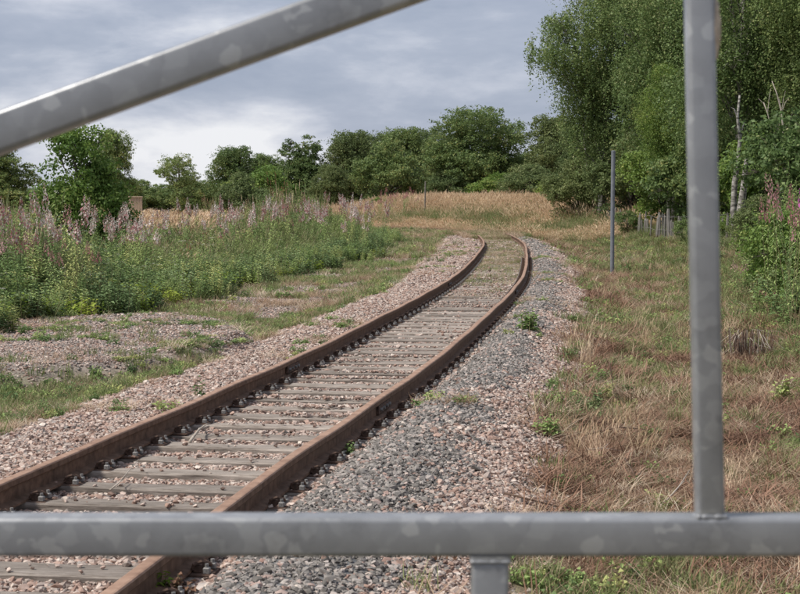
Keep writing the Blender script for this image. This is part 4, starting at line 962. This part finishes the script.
# tan board hut at the edge of the field
bx_ = (136 - 400) / 1750 * 100; zb_ = groundz1(bx_, 100); hut = empty('board_hide', (bx_, 100, zb_), 'small tan boarded box standing at the edge of the straw field', 'box', rz=.12)
Hh = CAMZ + 2 / 1750 * 100 - zb_
for k in range(5):
    mb = MB(); bevel_box(mb, .145, .04, Hh - .1, (0, 0, 0), .006, seg=1); o = link('board', mb.mesh('board', [MT['straw_block']]), hut); o.location = (-.30 + .15 * k, -.3, (Hh - .1) / 2); o.rotation_euler = (0, 0, 0)
for sx__ in (-.36, .36):
    mb = MB(); bevel_box(mb, .03, .56, Hh - .1, (0, 0, 0), .006, seg=1); o = link('side_panel', mb.mesh('side_panel', [MT['straw_block']]), hut); o.location = (sx__, 0, (Hh - .1) / 2)
mb = MB(); bevel_box(mb, .80, .74, .06, (0, 0, 0), .01, seg=1); o = link('roof', mb.mesh('roof', [MT['straw_block']]), hut); o.location = (0, 0, Hh - .06)

# ------------------------------------------------------------------ bare birch trunks and leaning dead branches at the wood's edge
def snag(name, px, py0, py1, d, r0, pts, label, mat='birch_bark', cat='dead tree', twigs=True):
    x = (px - 400) / 1750 * d; z = groundz1(x, d); H_ = CAMZ + (198 - py1) / 1750 * d - z; root = empty(name, (x, d, z), label, cat)
    mb = MB(); P = [Vector((dx / 1750 * d, 0, H_ * t)) for dx, t in pts]; n = len(P); mb.tube([P[0] - Vector((0, 0, .2))] + P[1:], [r0 * (1 - .75 * i / (n - 1)) for i in range(n)], 8)
    link('trunk', mb.mesh('trunk', [MT[mat]], smooth=True), root); rd = random.Random(px)
    if twigs:
        for k in range(4):
            j = rd.randint(n // 2, n - 2); a = P[j]; dr = Vector((rd.uniform(-.45, .45), rd.uniform(-.4, .3), rd.uniform(.5, 1.0))) * rd.uniform(.4, 1.0); mb = MB(); mb.tube([a, a + dr * .5 + Vector((0, 0, .1)), a + dr], [r0 * .3, r0 * .2, .006], 5); link('branch', mb.mesh('branch', [MT[mat]]), root)
    return root
snag('dead_birch_tree', 736, 245, 96, 60, .13, [(0, 0), (-3, .2), (-2, .4), (1, .55), (3, .7), (0, .85), (2, 1)], 'pale birch trunk standing right of the gate upright')
snag('broken_birch_tree', 741, 215, 152, 60.4, .18, [(-4, 0), (-1, .3), (2, .6), (4, .85), (5, 1)], 'thick short broken pale trunk leaning against the birch right of the upright', twigs=False)
snag('dead_sapling_tree', 778, 210, 82, 60, .05, [(4, 0), (4, .35), (5, .6), (2, .8), (-3, .92), (-8, 1)], 'tall bleached dead stem curving left above the bushes at the right', 'dry_twig', 'dead sapling')
snag('dead_sapling_tree', 774, 210, 103, 59.5, .04, [(4, 0), (4, .4), (0, .7), (-8, .92), (-12, 1)], 'shorter bleached dead stem beside the tall one', 'dry_twig', 'dead sapling')
snag('young_birch_tree', 582, 190, 88, 105, .13, [(6, 0), (4, .4), (1, .7), (-2, 1)], 'thin white birch trunk at the left end of the right-hand wood')
snag('broken_birch_tree', 672, 190, 145, 80, .10, [(0, 0), (1, .5), (0, 1)], 'short pale trunk stub in the leaves left of the gate upright', twigs=False)

# ------------------------------------------------------------------ small things on the ground
def twig(pts, r0, mat, label, name='dead_twig', cat='twig'):
    P = [Vector((x, y, groundz1(x, y) + h)) for x, y, h in pts]; root = P[0].copy(); mb = MB(); n = len(P); mb.tube([p - root for p in P], [r0 * (1 - .6 * i / (n - 1)) for i in range(n)], 6)
    a = P[n // 2] - root; mb.tube([a, a + Vector((.05, .07, .03)), a + Vector((.07, .16, .02))], [r0 * .5, r0 * .35, r0 * .2], 5)
    o = link(name, mb.mesh(name, [MT[mat]], smooth=True)); o.location = root; o['label'] = label; o['category'] = cat
def gp(px, py, z=-.3): d = 1750 * (CAMZ - z) / (py - 198); return (px - 400) / 1750 * d, d
a = gp(660, 512); b = gp(692, 486); twig([(a[0], a[1], .03), ((a[0] + b[0]) / 2 + .03, (a[1] + b[1]) / 2, .12), (b[0], b[1], .16)], .008, 'dry_twig', 'thick bleached stick lying just left of the gate upright')
a = gp(588, 467); b = gp(622, 463); twig([(a[0], a[1], .06), ((a[0] + b[0]) / 2, a[1] + .1, .09), (b[0], b[1], .08)], .007, 'dry_twig', 'short pale stick lying level in the verge grass')
a = gp(590, 452); b = gp(650, 438); twig([(a[0], a[1], .07), ((a[0] + b[0]) / 2, (a[1] + b[1]) / 2, .14), (b[0], b[1], .12)], .009, 'dark_twig', 'dark brown branch lying in the verge behind the pale stick')
a = gp(625, 470); b = gp(652, 505); twig([(a[0], a[1], .1), ((a[0] + b[0]) / 2, (a[1] + b[1]) / 2, .08), (b[0], b[1], .05)], .008, 'dark_twig', 'dark stalk slanting down towards the horizontal gate rail')
a = gp(505, 507, -.15); b = gp(600, 509); twig([(a[0], a[1], .04), (a[0] + .4, a[1] - .05, .06), (b[0], b[1], .04)], .007, 'dark_twig', 'long thin brown stem lying just above the gate rail')
a = gp(610, 400); b = gp(618, 420); twig([(a[0], a[1], .35), (a[0] + .03, a[1] - .02, .18), (b[0], b[1] , .02)], .008, 'dark_twig', 'upright dead stem high in the verge grass')
a = gp(108, 494, 0); b = gp(137, 474, 0); twig([(a[0], a[1], .06), ((a[0] * .4 + b[0] * .6), a[1] + .1, .09), (b[0], b[1], .14)], .006, 'dry_twig', 'bent dry stem lying across the sleepers near the left rail')
a = gp(188, 444, 0); b = gp(208, 430, 0); twig([(a[0], a[1], .05), ((a[0] + b[0]) / 2, (a[1] + b[1]) / 2, .10), (b[0], b[1], .07)], .014, 'dry_twig', 'grey stick resting beside the left rail fastenings')
a = gp(352, 440, -.1); b = gp(372, 428, -.1); twig([(a[0], a[1], .03), ((a[0] + b[0]) / 2, (a[1] + b[1]) / 2, .16), (b[0], b[1], .03)], .005, 'dry_twig', 'dry looped stem outside the right rail')
# weeds that can be told apart
def weed(px, py, z, size, label, mats, n=12, h=.3, flower=False):
    x, d = gp(px, py, z); zz = groundz1(x, d); r = random.Random(px); top = umbel if flower else None
    root = empty('weed', (x, d, zz), label, 'weed'); mb = herb_clump(r, n, h, .10, .09, .026, None, dens=9, top=top)
    lm = MB(); sm = MB()
    for f, m in zip(mb.F, mb.mi):
        t = sm if m == 1 else lm; t.add([mb.V[i] for i in f], [tuple(range(len(f)))], 0 if m != 2 else 1)
    o = link('foliage', lm.mesh('foliage', [MT[mats[0]], MT[mats[1]]]), root); o2 = link('stem', sm.mesh('stem', [MT['stem']]), root); root.scale = (size,) * 3
weed(162, 592, .02, .62, 'small green and orange leaved weed at the foot of the right rail', ('lime', 'brown'), 9, .22)
weed(182, 594, .02, .55, 'rusty orange leaved weed beside the green one at the right rail', ('brown', 'lime'), 8, .2)
weed(529, 346, -.12, 1.1, 'green weed growing alone at the edge of the grey ballast', ('herb', 'herb'), 14, .24)
weed(197, 402, -.02, .6, 'single green sprig growing in the ballast left of the track', ('herb', 'herb'), 4, .3)
weed(348, 460, -.05, .5, 'little weed outside the right rail', ('herb', 'brown'), 4, .2)
weed(598, 424, -.3, .8, 'dark bluish green weed in the middle of the dry verge', ('herb2', 'herb'), 8, .32)
weed(548, 458, -.3, .8, 'bright green low weed in the verge near the pink stones', ('herb', 'herb'), 12, .2)
weed(786, 392, -.2, 1.0, 'broad green weed at the right edge beyond the upright', ('herb', 'herb'), 12, .28)
weed(186, 272, -.1, 1.3, 'low bush of dark herbs with white flowers in front of the tall herbs', ('herb', 'white'), 16, .5, True)
# dark tangle of old bramble stems on the verge
x, d = gp(748, 352, -.25); zz = groundz1(x, d); tg = empty('bramble_tangle', (x, d, zz), 'dark brown tangle of dead stems right of the gate upright', 'dead bush'); r = random.Random(4); mb = MB(); mb2 = MB()
for k in range(150):
    a0 = r.uniform(0, 6.28); q = r.uniform(0, .35); hx = r.uniform(.12, .42); dx, dy = math.cos(a0), math.sin(a0); t_ = mb if k % 4 else mb2
    t_.tube([(dx * q, dy * q, 0), (dx * (q + .05), dy * (q + .05), hx), (dx * (q + .2), dy * (q + .2) - .05, hx * r.uniform(.4, 1.0))], [.007, .005, .002], 4, cap=False)
link('dead_stem', mb.mesh('dead_stem', [MT['dark_twig']]), tg, kind='stuff'); link('pale_stem', mb2.mesh('pale_stem', [MT['dry_twig']]), tg, kind='stuff')
print('objects', len(bpy.data.objects))
